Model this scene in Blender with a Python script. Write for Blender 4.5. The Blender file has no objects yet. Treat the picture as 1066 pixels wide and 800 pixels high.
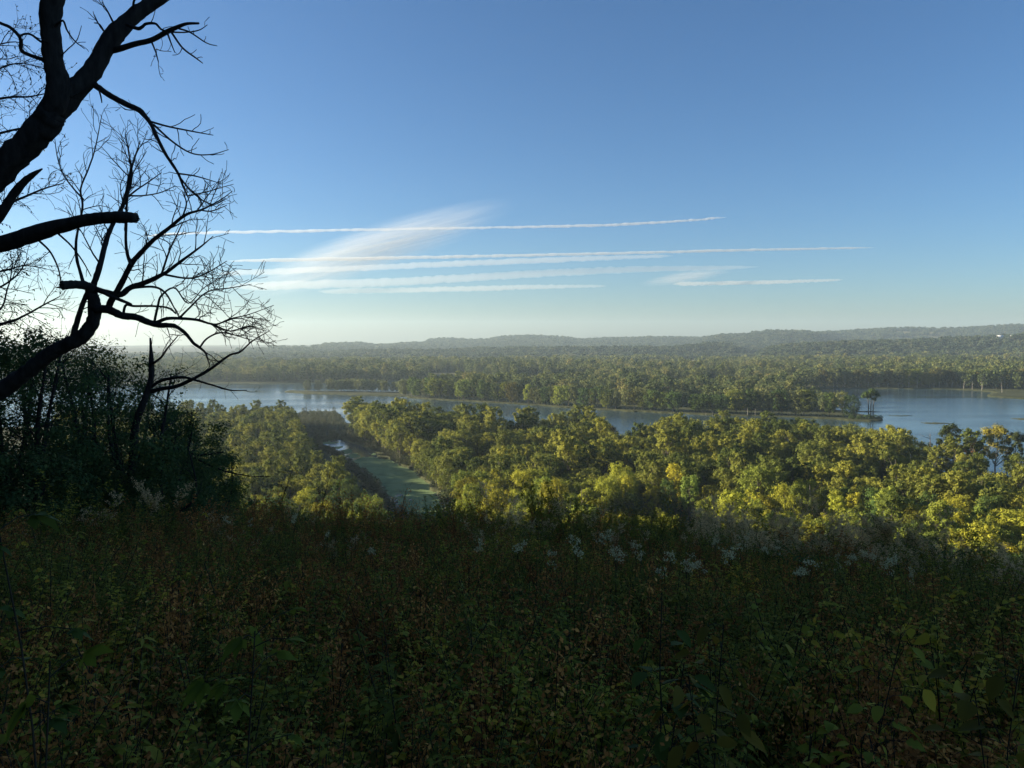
import bpy, math, random
import numpy as np
from mathutils import Vector, Matrix, Euler

R = math.radians
scn = bpy.context.scene
COL = scn.collection
rs = np.random.RandomState(7)
random.seed(7)

# ------------------------------------------------------------------ camera frame
EYE = np.array([0.0, 0.0, 62.0])
FPX, CX, CY, HOR = 774.4, 533.0, 400.0, 351.0
PITCH = math.atan((CY - HOR) / FPX)
FWD = np.array([0, math.cos(PITCH), -math.sin(PITCH)])
UPV = np.array([0, math.sin(PITCH), math.cos(PITCH)])
RGT = np.array([1.0, 0, 0])
SUN_AZ, SUN_EL = R(-78), R(13.5)          # azimuth from +Y, negative = to the left
SUNV = np.array([math.sin(SUN_AZ) * math.cos(SUN_EL), math.cos(SUN_AZ) * math.cos(SUN_EL), math.sin(SUN_EL)])


def ray(x, y):
    return FWD + RGT * ((x - CX) / FPX) + UPV * ((CY - y) / FPX)


def flat(x, y, z=0.0):
    """where the sight line of a survey point meets the level z"""
    d = ray(x, y)
    t = (z - EYE[2]) / d[2]
    return EYE + d * t


def deep(x, y, depth):
    return EYE + ray(x, y) * depth


def project(P):
    P = np.asarray(P, float) - EYE
    dz = P @ FWD
    return np.stack([CX + FPX * (P @ RGT) / dz, CY - FPX * (P @ UPV) / dz, dz], -1)


# ------------------------------------------------------------------ noise helpers
def _hash(ix, iy, seed):
    n = (ix * 374761393 + iy * 668265263 + seed * 982451653) & 0x7FFFFFFF
    n = ((n ^ (n >> 13)) * 1274126177) & 0x7FFFFFFF
    n = n ^ (n >> 16)
    return (n & 0xFFFF) / 65535.0


def vnoise(x, y, seed=0):
    x = np.asarray(x, float); y = np.asarray(y, float)
    ix = np.floor(x).astype(np.int64); iy = np.floor(y).astype(np.int64)
    fx = x - ix; fy = y - iy
    fx = fx * fx * (3 - 2 * fx); fy = fy * fy * (3 - 2 * fy)
    a = _hash(ix, iy, seed); b = _hash(ix + 1, iy, seed)
    c = _hash(ix, iy + 1, seed); d = _hash(ix + 1, iy + 1, seed)
    return (a * (1 - fx) + b * fx) * (1 - fy) + (c * (1 - fx) + d * fx) * fy


def fbm(x, y, seed=0, oct=4):
    s = 0; a = 0.5; t = 0
    for i in range(oct):
        s = s + a * vnoise(x * 2 ** i, y * 2 ** i, seed + i * 17); t += a; a *= .5
    return s / t


def sstep(a, b, x):
    t = np.clip((x - a) / (b - a), 0, 1)
    return t * t * (3 - 2 * t)


def inpoly(px, py, poly):
    poly = np.asarray(poly, float)
    inside = np.zeros(np.shape(px), bool)
    n = len(poly)
    for i in range(n):
        x1, y1 = poly[i]; x2, y2 = poly[(i + 1) % n]
        if y1 == y2:
            continue
        c = ((y1 > py) != (y2 > py)) & (px < (x2 - x1) * (py - y1) / (y2 - y1) + x1)
        inside ^= c
    return inside


def ground_poly(pts):
    """survey outline -> outline on the valley floor (metres)"""
    return np.array([flat(x, y)[:2] for x, y in pts])


# ------------------------------------------------------------------ mesh helpers
def make_mesh(name, V, faces, mat=None, smooth=False):
    """faces: list of (m,k) int arrays"""
    V = np.ascontiguousarray(V, np.float32)
    me = bpy.data.meshes.new(name)
    faces = [np.asarray(f, np.int32) for f in faces if len(f)]
    me.vertices.add(len(V)); me.vertices.foreach_set('co', V.ravel())
    nl = sum(f.size for f in faces); npoly = sum(len(f) for f in faces)
    me.loops.add(nl); me.polygons.add(npoly)
    me.loops.foreach_set('vertex_index', np.concatenate([f.ravel() for f in faces]))
    tot = np.concatenate([np.full(len(f), f.shape[1], np.int32) for f in faces])
    st = np.concatenate([[0], np.cumsum(tot)[:-1]]).astype(np.int32)
    me.polygons.foreach_set('loop_start', st)
    try:
        me.polygons.foreach_set('loop_total', tot)
    except Exception:
        pass
    if smooth:
        me.polygons.foreach_set('use_smooth', np.ones(npoly, bool))
    me.update(calc_edges=True)
    me.validate()
    if mat:
        me.materials.append(mat)
    return me


class MB:
    def __init__(self):
        self.v = []; self.f = {}; self.n = 0

    def add(self, V, *faces):
        for f in faces:
            f = np.asarray(f, np.int64)
            self.f.setdefault(f.shape[1], []).append(f + self.n)
        self.v.append(np.asarray(V, float)); self.n += len(V)

    def tube(self, P, r, sides=6, cap=True, bump=0.0, rng=None):
        P = np.asarray(P, float); n = len(P)
        r = np.broadcast_to(np.asarray(r, float), (n,)).copy()
        T = np.gradient(P, axis=0)
        T /= np.linalg.norm(T, axis=1)[:, None] + 1e-12
        ref = np.array([0.31, 0.17, 0.94]) if abs(T[0, 2]) < .9 else np.array([1.0, .2, 0])
        N = np.empty_like(P)
        u = np.cross(T[0], ref); u /= np.linalg.norm(u)
        for i in range(n):
            u = u - T[i] * (u @ T[i]); u /= np.linalg.norm(u) + 1e-12
            N[i] = u
        B = np.cross(T, N)
        a = np.arange(sides) * 2 * math.pi / sides
        rad = r[:, None] * np.ones((1, sides))
        if bump and rng is not None:
            rad = rad * (1 + bump * (rng.rand(n, sides) - .5) + bump * .8 * (rng.rand(1, sides) - .5))
        V = P[:, None, :] + rad[..., None] * (np.cos(a)[None, :, None] * N[:, None, :] + np.sin(a)[None, :, None] * B[:, None, :])
        V = V.reshape(-1, 3)
        i = np.arange(n - 1)[:, None] * sides; j = np.arange(sides)[None, :]; k = (j + 1) % sides
        q = np.stack([i + j, i + k, i + sides + k, i + sides + j], -1).reshape(-1, 4)
        if cap:
            V = np.vstack([V, P[0], P[-1]])
            a0, a1 = n * sides, n * sides + 1
            j = np.arange(sides); k = (j + 1) % sides
            t = np.vstack([np.stack([k, j, np.full(sides, a0)], -1), np.stack([(n - 1) * sides + j, (n - 1) * sides + k, np.full(sides, a1)], -1)])
            self.add(V, q, t)
        else:
            self.add(V, q)

    def rhombs(self, C, A, B):
        """leaf faces: centres with half axes"""
        C, A, B = (np.asarray(x, float) for x in (C, A, B))
        V = np.stack([C - A, C + B * .9 - A * .15, C + A, C - B * .9 - A * .15], 1).reshape(-1, 3)
        F = np.arange(len(C) * 4).reshape(-1, 4)
        self.add(V, F)

    def leaves(self, P, D, N, L, W, droop=.2, prof=((0, .08), (.3, 1), (.7, .65), (1, .04)), fold=.25):
        """P base points, D directions, N upward normals (all (n,3)); folded, drooping blades"""
        n = len(P)
        D = D / (np.linalg.norm(D, axis=1)[:, None] + 1e-9)
        S = np.cross(D, N); S /= np.linalg.norm(S, axis=1)[:, None] + 1e-9
        U = np.cross(S, D)
        L = np.broadcast_to(L, (n,))[:, None]; W = np.broadcast_to(W, (n,))[:, None]
        dr = np.broadcast_to(droop, (n,))[:, None]
        rows = []
        for t, w in prof:
            c = P + D * L * t - np.array([[0, 0, 1.0]]) * L * dr * t * t
            e = S * W * .5 * w
            up = U * W * .5 * w * fold
            rows += [c - e + up, c, c + e + up]
        V = np.stack(rows, 1)
        m = len(prof)
        V = V.reshape(-1, 3)
        base = (np.arange(n) * m * 3)[:, None, None]
        q = []
        for i in range(m - 1):
            a = i * 3
            q += [[a, a + 1, a + 4, a + 3], [a + 1, a + 2, a + 5, a + 4]]
        F = (base + np.array(q)[None]).reshape(-1, 4)
        self.add(V, F)

    def mesh(self, name, mat=None, smooth=False):
        return make_mesh(name, np.vstack(self.v), [np.concatenate(x) for x in self.f.values()], mat, smooth)

    def obj(self, name, mat=None, parent=None, smooth=False):
        return link(name, self.mesh(name, mat, smooth), parent)


def link(name, me, parent=None, loc=(0, 0, 0)):
    o = bpy.data.objects.new(name, me)
    COL.objects.link(o)
    o.location = loc
    if parent is not None:
        o.parent = parent
    return o


def tag(o, label=None, cat=None, group=None, kind=None):
    for k, v in (('label', label), ('category', cat), ('group', group), ('kind', kind)):
        if v:
            o[k] = v
    return o


def thing(name, label, cat, loc=(0, 0, 0), rz=0.0, group=None):
    o = bpy.data.objects.new(name, None)
    COL.objects.link(o)
    o.empty_display_size = .3
    o.location = loc; o.rotation_euler = (0, 0, rz)
    return tag(o, label, cat, group)


# ------------------------------------------------------------------ materials
def newmat(name):
    m = bpy.data.materials.new(name)
    m.use_nodes = True
    nt = m.node_tree
    for n in list(nt.nodes):
        nt.nodes.remove(n)
    out = nt.nodes.new('ShaderNodeOutputMaterial')
    return m, nt, out


def N(nt, t, **kw):
    n = nt.nodes.new(t)
    for k, v in kw.items():
        if k.startswith('_'):
            setattr(n, k[1:], v)
        else:
            n.inputs[k.replace('__', ' ')].default_value = v
    return n


def ramp(nt, fac, stops):
    r = nt.nodes.new('ShaderNodeValToRGB')
    e = r.color_ramp.elements
    while len(e) < len(stops):
        e.new(.5)
    for i, (p, c) in enumerate(stops):
        e[i].position = p; e[i].color = (*c, 1)
    if fac is not None:
        nt.links.new(fac, r.inputs['Fac'])
    return r


def leaf_mat(name, stops, trans=.4, use_color=False, per_obj=.6, gloss=.25, rough=.5):
    """foliage: hue by leaf and by plant, part of the light passes through the blade"""
    m, nt, out = newmat(name)
    L = nt.links.new
    geo = N(nt, 'ShaderNodeNewGeometry'); oi = N(nt, 'ShaderNodeObjectInfo')
    mx = N(nt, 'ShaderNodeMix', _data_type='FLOAT')
    mx.inputs[0].default_value = per_obj
    L(geo.outputs['Random Per Island'], mx.inputs[2]); L(oi.outputs['Random'], mx.inputs[3])
    r = ramp(nt, mx.outputs[0], stops)
    col = r.outputs['Color']
    if use_color:
        mm = N(nt, 'ShaderNodeMix', _data_type='RGBA', _blend_type='MULTIPLY')
        mm.inputs[0].default_value = 1
        L(col, mm.inputs[6]); L(oi.outputs['Color'], mm.inputs[7])
        col = mm.outputs[2]
    p = N(nt, 'ShaderNodeBsdfPrincipled')
    p.inputs['Roughness'].default_value = rough
    p.inputs['Specular IOR Level'].default_value = gloss
    t = N(nt, 'ShaderNodeBsdfTranslucent')
    L(col, p.inputs['Base Color']); L(col, t.inputs['Color'])
    ms = N(nt, 'ShaderNodeMixShader'); ms.inputs[0].default_value = trans
    L(p.outputs[0], ms.inputs[1]); L(t.outputs[0], ms.inputs[2])
    L(ms.outputs[0], out.inputs['Surface'])
    return m


def bark_mat(name, c1, c2, scale=6.0, bump=.5):
    m, nt, out = newmat(name)
    L = nt.links.new
    tc = N(nt, 'ShaderNodeTexCoord')
    mp = N(nt, 'ShaderNodeMapping'); mp.inputs['Scale'].default_value = (1, 1, .25)
    L(tc.outputs['Object'], mp.inputs['Vector'])
    n = N(nt, 'ShaderNodeTexNoise', Scale=scale, Detail=8.0, Roughness=.65)
    L(mp.outputs[0], n.inputs['Vector'])
    r = ramp(nt, n.outputs['Fac'], [(.3, c1), (.7, c2)])
    p = N(nt, 'ShaderNodeBsdfPrincipled', Roughness=.9)
    p.inputs['Specular IOR Level'].default_value = .15
    L(r.outputs[0], p.inputs['Base Color'])
    b = N(nt, 'ShaderNodeBump', Strength=bump, Distance=.02)
    L(n.outputs['Fac'], b.inputs['Height']); L(b.outputs[0], p.inputs['Normal'])
    L(p.outputs[0], out.inputs['Surface'])
    return m


M = {}
# crowns: the object's colour sets each tree's own tint
M['crown'] = leaf_mat('tree leaves', [(0, (.55, .62, .55)), (.45, (1, 1, 1)), (.8, (1.18, 1.17, .92)), (1, (1.36, 1.33, .85))], .37, True, .35, .04, .7)
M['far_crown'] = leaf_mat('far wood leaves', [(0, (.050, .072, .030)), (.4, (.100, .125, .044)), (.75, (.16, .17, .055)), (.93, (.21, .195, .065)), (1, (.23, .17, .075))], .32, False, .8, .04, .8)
M['hill_crown'] = leaf_mat('hill wood leaves', [(0, (.034, .052, .034)), (.5, (.060, .083, .047)), (.85, (.092, .108, .058)), (1, (.12, .112, .066))], .32, False, .85, .03, .8)
M['bark'] = bark_mat('rough grey bark', (.05, .042, .034), (.15, .13, .11), 9, .6)
M['pale_bark'] = bark_mat('weathered pale bark', (.25, .22, .18), (.5, .46, .40), 5, .3)
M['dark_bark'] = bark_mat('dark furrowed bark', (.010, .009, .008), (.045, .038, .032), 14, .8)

# ------------------------------------------------------------------ valley outlines (survey points on the water plane)
NEAR_SHORE = [(-250, 446), (0, 446), (240, 444), (305, 441), (316, 429), (350, 429), (358, 441), (400, 448), (440, 455), (480, 462), (520, 468), (560, 461),
              (600, 458), (625, 462), (642, 479), (684, 481), (700, 466), (760, 464), (830, 466), (880, 472), (940, 483), (990, 495), (1066, 500), (1300, 507)]
P_NEAR = ground_poly(NEAR_SHORE + [(1300, 1800), (-250, 1800)])
FAR_SHORE = [(-250, 399.5), (300, 399.5), (400, 398.5), (440, 397), (453, 394), (458, 390.6), (485, 390.4), (490, 393), (500, 395.6), (612, 395.6), (626, 397.4), (604, 399),
             (560, 400), (520, 400.6), (478, 402.5), (450, 405.5), (432, 408), (420, 408.4), (298, 407.2), (296, 408.6), (320, 410.5), (420, 413.5), (440, 416), (500, 419),
             (560, 423), (620, 427), (700, 431), (760, 433), (830, 435), (900, 438.8), (921, 438), (918, 436), (890, 431), (850, 424), (825, 414), (835, 406), (862, 404.4),
             (990, 405.5), (1020, 407.5), (1035, 409), (1026, 413), (1066, 416), (1300, 424)]
P_FAR = ground_poly(FAR_SHORE + [(1300, 354), (-250, 354)])
P_SLOUGH = ground_poly([(352, 457), (380, 467), (405, 479), (430, 491), (449, 506), (459, 521), (463, 540), (458, 560), (440, 560), (425, 540), (405, 517), (381, 494), (357, 475), (338, 466), (331, 461)])
P_BARS = [ground_poly(p) for p in ([(955, 440.4), (975, 439.9), (994, 441.2), (975, 441.9)], [(1050, 436), (1070, 435.4), (1090, 437), (1066, 437.6)],
                                   [(884, 428.5), (905, 428), (918, 429.2), (900, 429.6)], [(925, 433), (945, 432.6), (952, 433.4), (935, 433.8)])]
P_MARSH = ground_poly([(303, 441), (316, 430), (350, 430), (360, 443), (366, 457), (335, 461), (322, 462)])


# ------------------------------------------------------------------ terrain height
R1 = np.array([(-400, 366), (200, 364), (240, 363), (290, 361.5), (325, 361.3), (340, 357.8), (375, 357), (385, 358.5), (405, 359), (420, 357), (440, 357), (447, 353.5), (460, 352.2), (475, 352.5),
               (490, 353.5), (510, 353), (520, 350.7), (540, 349.5), (560, 349.8), (585, 350.5), (597, 352.5), (610, 353.2), (625, 352.2), (640, 351.7), (660, 351.5), (675, 350.6), (690, 350.8),
               (710, 351), (730, 351.5), (745, 349.2), (760, 347.6), (780, 346.6), (790, 345), (800, 344), (835, 344.5), (850, 346), (870, 345), (900, 343), (930, 341.5), (960, 341), (975, 342),
               (990, 341.5), (1010, 341), (1030, 339.7), (1050, 338.5), (1066, 338), (1500, 336)], float)
D1 = np.array([(-400, 2900), (325, 3000), (345, 3600), (440, 3900), (450, 4300), (590, 4300), (720, 4400), (745, 3700), (845, 3700), (870, 4250), (1500, 4250)], float)
R3 = np.array([(-400, 368), (240, 367.5), (300, 366.5), (400, 364.8), (440, 365), (500, 363), (560, 362.2), (700, 361.5), (720, 359.3), (740, 357.8), (760, 358.5), (772, 364), (785, 373), (800, 380), (1500, 382)], float)
R4 = np.array([(-400, 395), (755, 385), (775, 373), (785, 368), (800, 362), (830, 358), (860, 356.6), (900, 355.6), (960, 353.6), (1000, 351.7), (1040, 349.7), (1066, 348.6), (1500, 345)], float)


def crest(tab, xp, D, tree):
    y = np.interp(xp, tab[:, 0], tab[:, 1])
    return EYE[2] - (y - HOR) / FPX * D * 1.0 - tree


def glade(x, y):
    """open marsh between the stands of the far bottomlands"""
    xp = CX + FPX * x / np.maximum(y, 1)
    g = (fbm(x / 260 + 3, y / 95, 83, 3) > .535) & ((xp > 440) | (y > 1300))
    edge = (xp > 840) & (y < 1010)
    return g & (y > 900) & (y < 2050) & ~edge


def hills(x, y):
    d = np.maximum(y, 1.0)                      # depth along the view axis
    rr = np.hypot(x, y)
    xp = CX + FPX * x / np.maximum(y, 1.0)
    xp = np.clip(xp, -399, 1499)
    z = np.full(np.shape(x), -50.0)
    n = fbm(x / 260, y / 260, 3, 4)
    for tab, D, foot, tree in ((R3, 2300.0, 2150.0, 13), (R4, 2150.0, 1780.0, 13), (R1, None, None, 14)):
        Dd = np.interp(xp, D1[:, 0], D1[:, 1]) if D is None else D + 60 * np.sin(xp / 37.0)
        ft = Dd * .72 if foot is None else foot + 40 * np.sin(xp / 23.0 + 1)
        zc = crest(tab, xp, Dd, tree)
        t = np.clip((d - ft) / (Dd - ft), 0, None)
        up = np.where(t < 1, sstep(0, 1, t) ** .8, 1.0)
        spur = 1 - .45 * (1 - up) * np.abs(np.sin(xp / 16.0 + n * 5)) - .15 * (1 - np.clip(t, 0, 1)) * n
        h = zc * up * np.where(t < 1, spur, 1)
        h = h - np.clip(d - Dd, 0, None) * .02
        z = np.maximum(z, np.where(t > 0, h, -50))
    z = np.where(y > 1200, z, -50)
    return z


def bluff(x, y):
    yp = np.maximum(y, 0); yn = np.maximum(-y, 0)
    g = EYE[2] - 1.68 - .225 * yp
    g = g - .028 * np.clip(x, -40, 60) - .0052 * np.clip(x, 0, 40) ** 2
    g = g + .42 * np.minimum(yn, 70) * sstep(0, 9, yn) * .35
    g = g - .42 * 3.0 * np.logaddexp(0, (y - 33 - 2.5 * (vnoise(x / 9, x * 0 + 3, 5) - .5)) / 3.0)
    g = g + (fbm(x / 3.1, y / 3.1, 11, 3) - .5) * .5 * sstep(1.5, 6, np.hypot(x, y))
    u = -x - (.74 * yp + 4)
    k = sstep(0, 17, u) * (1 - sstep(74, 112, y))
    shade_ridge = 97 + (fbm(x / 25, y / 25, 21, 3) - .5) * 10  # unseen high ground left of the view, added to keep sun off the foreground
    g = g + np.clip(shade_ridge - g, 0, None) * k
    g = np.where(y > 320, -40, g)
    return g


def landmask(x, y):
    jx = x + (fbm(x / 14, y / 14, 31, 3) - .5) * 9
    jy = y + (fbm(x / 14, y / 14, 41, 3) - .5) * 14
    far = y > 560
    jy = np.where(far, y + (fbm(x / 14, y / 14, 41, 3) - .5) * 10, jy)
    land = inpoly(jx, jy, P_NEAR) | inpoly(jx, jy, P_FAR)
    land &= ~inpoly(jx, jy, P_SLOUGH)
    for p in P_BARS:
        land |= inpoly(x, y, p)
    land |= (y < 100) | (np.abs(x) > .78 * y + 60)
    return land


def terrain(x, y):
    x = np.asarray(x, float); y = np.asarray(y, float)
    land = landmask(x, y)
    base = np.where(land, .55 + .5 * fbm(x / 18, y / 18, 51, 3), -1.2)
    for p in P_BARS:
        base = np.where(inpoly(x, y, p), .22, base)
    z = np.maximum(base, hills(x, y))
    return np.maximum(z, bluff(x, y))


def build_terrain():
    fine = np.arange(-44, 44.01, .14)
    ang = np.concatenate([fine, np.linspace(44, 316, 70)[1:-1]])
    a = np.radians(ang)
    r = np.concatenate([np.geomspace(.4, 45, 120), np.geomspace(45, 230, 110)[1:], np.geomspace(230, 1150, 330)[1:], np.geomspace(1150, 5950, 200)[1:]])
    A, Rr = np.meshgrid(a, r)
    x = Rr * np.sin(A); y = Rr * np.cos(A)
    z = terrain(x, y)
    nr, na = x.shape
    V = np.stack([x, y, z], -1).reshape(-1, 3)
    i = np.arange(nr - 1)[:, None] * na; j = np.arange(na)[None]; k = (j + 1) % na
    q = np.stack([i + j, i + na + j, i + na + k, i + k], -1).reshape(-1, 4)[:, ::-1]
    c = len(V)
    V = np.vstack([V, [0, 0, float(terrain(0, 0))]])
    t = np.stack([np.full(na, c), np.arange(na), (np.arange(na) + 1) % na], -1)[:, ::-1]
    me = make_mesh('terrain', V, [q, t], None, True)
    # land cover: R wooded litter, G dry meadow, B mud
    vx, vy, vz = V[:, 0], V[:, 1], V[:, 2]
    cov = np.zeros((len(V), 4), np.float32); cov[:, 3] = 1
    xp = CX + FPX * vx / np.maximum(vy, 1)
    field = ((vy > 1750) & (vy < 1990) & (xp > 590) & (xp < 790)) | ((vy > 3000) & (fbm(vx / 300, vy / 120, 77, 2) > .72))
    cov[:, 1] = (field & (vy > 900)) | (glade(vx, vy) & (vz < 3))
    cov[:, 2] = (vz < 1.25) & (vy > 90) & (vy < 1500) & ~glade(vx, vy)
    ca = me.color_attributes.new('cover', 'FLOAT_COLOR', 'POINT')
    ca.data.foreach_set('color', cov.ravel())
    m, nt, out = newmat('bluff and valley soil')
    L = nt.links.new
    tc = N(nt, 'ShaderNodeTexCoord')
    n1 = N(nt, 'ShaderNodeTexNoise', Scale=.9, Detail=10.0, Roughness=.7); L(tc.outputs['Object'], n1.inputs['Vector'])
    n2 = N(nt, 'ShaderNodeTexNoise', Scale=.04, Detail=6.0, Roughness=.6); L(tc.outputs['Object'], n2.inputs['Vector'])
    litter = ramp(nt, n1.outputs['Fac'], [(.3, (.018, .014, .009)), (.55, (.042, .036, .018)), (.75, (.07, .055, .03))])
    meadow = ramp(nt, n2.outputs['Fac'], [(.35, (.12, .115, .055)), (.65, (.20, .175, .09))])
    mud = ramp(nt, n2.outputs['Fac'], [(.35, (.035, .042, .016)), (.6, (.065, .068, .03)), (.7, (.045, .06, .02))])
    at = N(nt, 'ShaderNodeAttribute', _attribute_name='cover')
    sp = N(nt, 'ShaderNodeSeparateColor'); L(at.outputs['Color'], sp.inputs[0])
    a1 = N(nt, 'ShaderNodeMix', _data_type='RGBA'); L(sp.outputs[1], a1.inputs[0]); L(litter.outputs[0], a1.inputs[6]); L(meadow.outputs[0], a1.inputs[7])
    a2 = N(nt, 'ShaderNodeMix', _data_type='RGBA'); L(sp.outputs[2], a2.inputs[0]); L(a1.outputs[2], a2.inputs[6]); L(mud.outputs[0], a2.inputs[7])
    p = N(nt, 'ShaderNodeBsdfPrincipled', Roughness=.95); p.inputs['Specular IOR Level'].default_value = .1
    L(a2.outputs[2], p.inputs['Base Color'])
    b = N(nt, 'ShaderNodeBump', Strength=.7, Distance=.15); L(n1.outputs['Fac'], b.inputs['Height']); L(b.outputs[0], p.inputs['Normal'])
    L(p.outputs[0], out.inputs['Surface'])
    me.materials.append(m)
    o = link('terrain', me)
    tag(o, 'wooded bluff top, flat river bottoms and low hills across the valley', kind='structure')


def build_water():
    xs = np.linspace(-1100, 1100, 23); ys = np.linspace(140, 1500, 18)
    X, Y = np.meshgrid(xs, ys)
    V = np.stack([X, Y, X * 0], -1).reshape(-1, 3)
    na = len(xs); i = np.arange(len(ys) - 1)[:, None] * na; j = np.arange(na - 1)[None]
    q = np.stack([i + j, i + j + 1, i + na + j + 1, i + na + j], -1).reshape(-1, 4)
    m, nt, out = newmat('river water')
    L = nt.links.new
    tc = N(nt, 'ShaderNodeTexCoord')
    mp = N(nt, 'ShaderNodeMapping'); mp.inputs['Scale'].default_value = (.55, 1.0, 1)
    L(tc.outputs['Object'], mp.inputs['Vector'])
    n = N(nt, 'ShaderNodeTexNoise', Scale=.9, Detail=4.0, Roughness=.6); L(mp.outputs[0], n.inputs['Vector'])
    big = N(nt, 'ShaderNodeMapping'); big.inputs['Scale'].default_value = (.006, .028, 1); L(tc.outputs['Object'], big.inputs['Vector'])
    nb = N(nt, 'ShaderNodeTexNoise', Scale=1.0, Detail=3.0); L(big.outputs[0], nb.inputs['Vector'])
    st = N(nt, 'ShaderNodeMapRange'); st.inputs[1].default_value = .35; st.inputs[2].default_value = .7; st.inputs[3].default_value = .12; st.inputs[4].default_value = 1.0
    L(nb.outputs['Fac'], st.inputs[0])
    p = N(nt, 'ShaderNodeBsdfPrincipled', Roughness=.11, IOR=1.33)
    p.inputs['Base Color'].default_value = (.03, .06, .075, 1)
    b = N(nt, 'ShaderNodeBump', Distance=.2); L(st.outputs[0], b.inputs['Strength'])
    L(n.outputs['Fac'], b.inputs['Height']); L(b.outputs[0], p.inputs['Normal'])
    L(p.outputs[0], out.inputs['Surface'])
    o = link('river_water', make_mesh('river_water', V, [q], m))
    tag(o, 'blue river water and backwater channels between wooded islands', kind='structure')


def build_duckweed():
    """floating green mat on the slough, broken by open water"""
    p = P_SLOUGH
    x0, y0 = p.min(0) - 6; x1, y1 = p.max(0) + 6
    xs = np.arange(x0, x1, .9); ys = np.arange(y0, y1, 1.3)
    X, Y = np.meshgrid(xs, ys)
    pr = project(np.stack([X, Y, X * 0], -1))
    open_w = fbm(X / 7, Y / 16, 61, 4)
    thr = .40 + .36 * sstep(464, 492, pr[..., 1] + (pr[..., 0] - 380) * .35)
    keep = inpoly(X + (fbm(X / 5, Y / 5, 3, 2) - .5) * 5, Y, p) & (open_w < thr)
    na = len(xs)
    idx = np.argwhere(keep[:-1, :-1])
    a = idx[:, 0] * na + idx[:, 1]
    q = np.stack([a, a + 1, a + na + 1, a + na], -1)
    used, inv = np.unique(q, return_inverse=True)
    V = np.stack([X, Y, X * 0 + .035], -1).reshape(-1, 3)[used]
    V[:, :2] += rs.uniform(-.3, .3, (len(V), 2))
    m, nt, out = newmat('duckweed')
    L = nt.links.new
    tc = N(nt, 'ShaderNodeTexCoord')
    n = N(nt, 'ShaderNodeTexNoise', Scale=.14, Detail=6.0, Roughness=.6); L(tc.outputs['Object'], n.inputs['Vector'])
    r = ramp(nt, n.outputs['Fac'], [(.3, (.10, .145, .055)), (.55, (.17, .235, .10)), (.75, (.12, .16, .07))])
    pb = N(nt, 'ShaderNodeBsdfPrincipled', Roughness=.85); pb.inputs['Specular IOR Level'].default_value = .1; L(r.outputs[0], pb.inputs['Base Color'])
    L(pb.outputs[0], out.inputs['Surface'])
    o = link('duckweed', make_mesh('duckweed', V, [inv.reshape(-1, 4)], m))
    tag(o, 'green duckweed floating on the narrow slough', kind='stuff')


build_terrain()
build_water()
build_duckweed()


# ------------------------------------------------------------------ tree building
def unit(v):
    return v / (np.linalg.norm(v, axis=-1, keepdims=True) + 1e-9)


def crown_leaves(mb, C, rad, n, ls, rng, squash=.85, up=.45):
    """leaf faces on and in a set of leafy boughs"""
    C = np.asarray(C); rad = np.asarray(rad)
    w = rad ** 2; w = w / w.sum()
    which = rng.choice(len(C), n, p=w)
    d = unit(rng.normal(size=(n, 3)))
    d[:, 2] = np.where(rng.rand(n) < .35, np.abs(d[:, 2]), d[:, 2])
    rr = rng.rand(n) ** .36 * (1 + .35 * np.abs(rng.normal(size=n)) * (rng.rand(n) < .3))
    lump = 1 + .28 * np.sin(d[:, 0] * 5 + which * 1.7) * np.sin(d[:, 1] * 4.3 + which) + .15 * rng.normal(size=n)
    P = C[which] + d * (rad[which] * rr * lump)[:, None] * np.array([1, 1, squash])
    nrm = unit(d * 1.1 + np.array([0, 0, up * .8]) + rng.normal(size=(n, 3)) * .36)
    a = unit(np.cross(nrm, rng.normal(size=(n, 3))))
    b = np.cross(nrm, a)
    s = ls * rng.uniform(.6, 1.35, n)[:, None]
    mb.rhombs(P, a * s, b * s * rng.uniform(.5, .85, n)[:, None])


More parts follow.
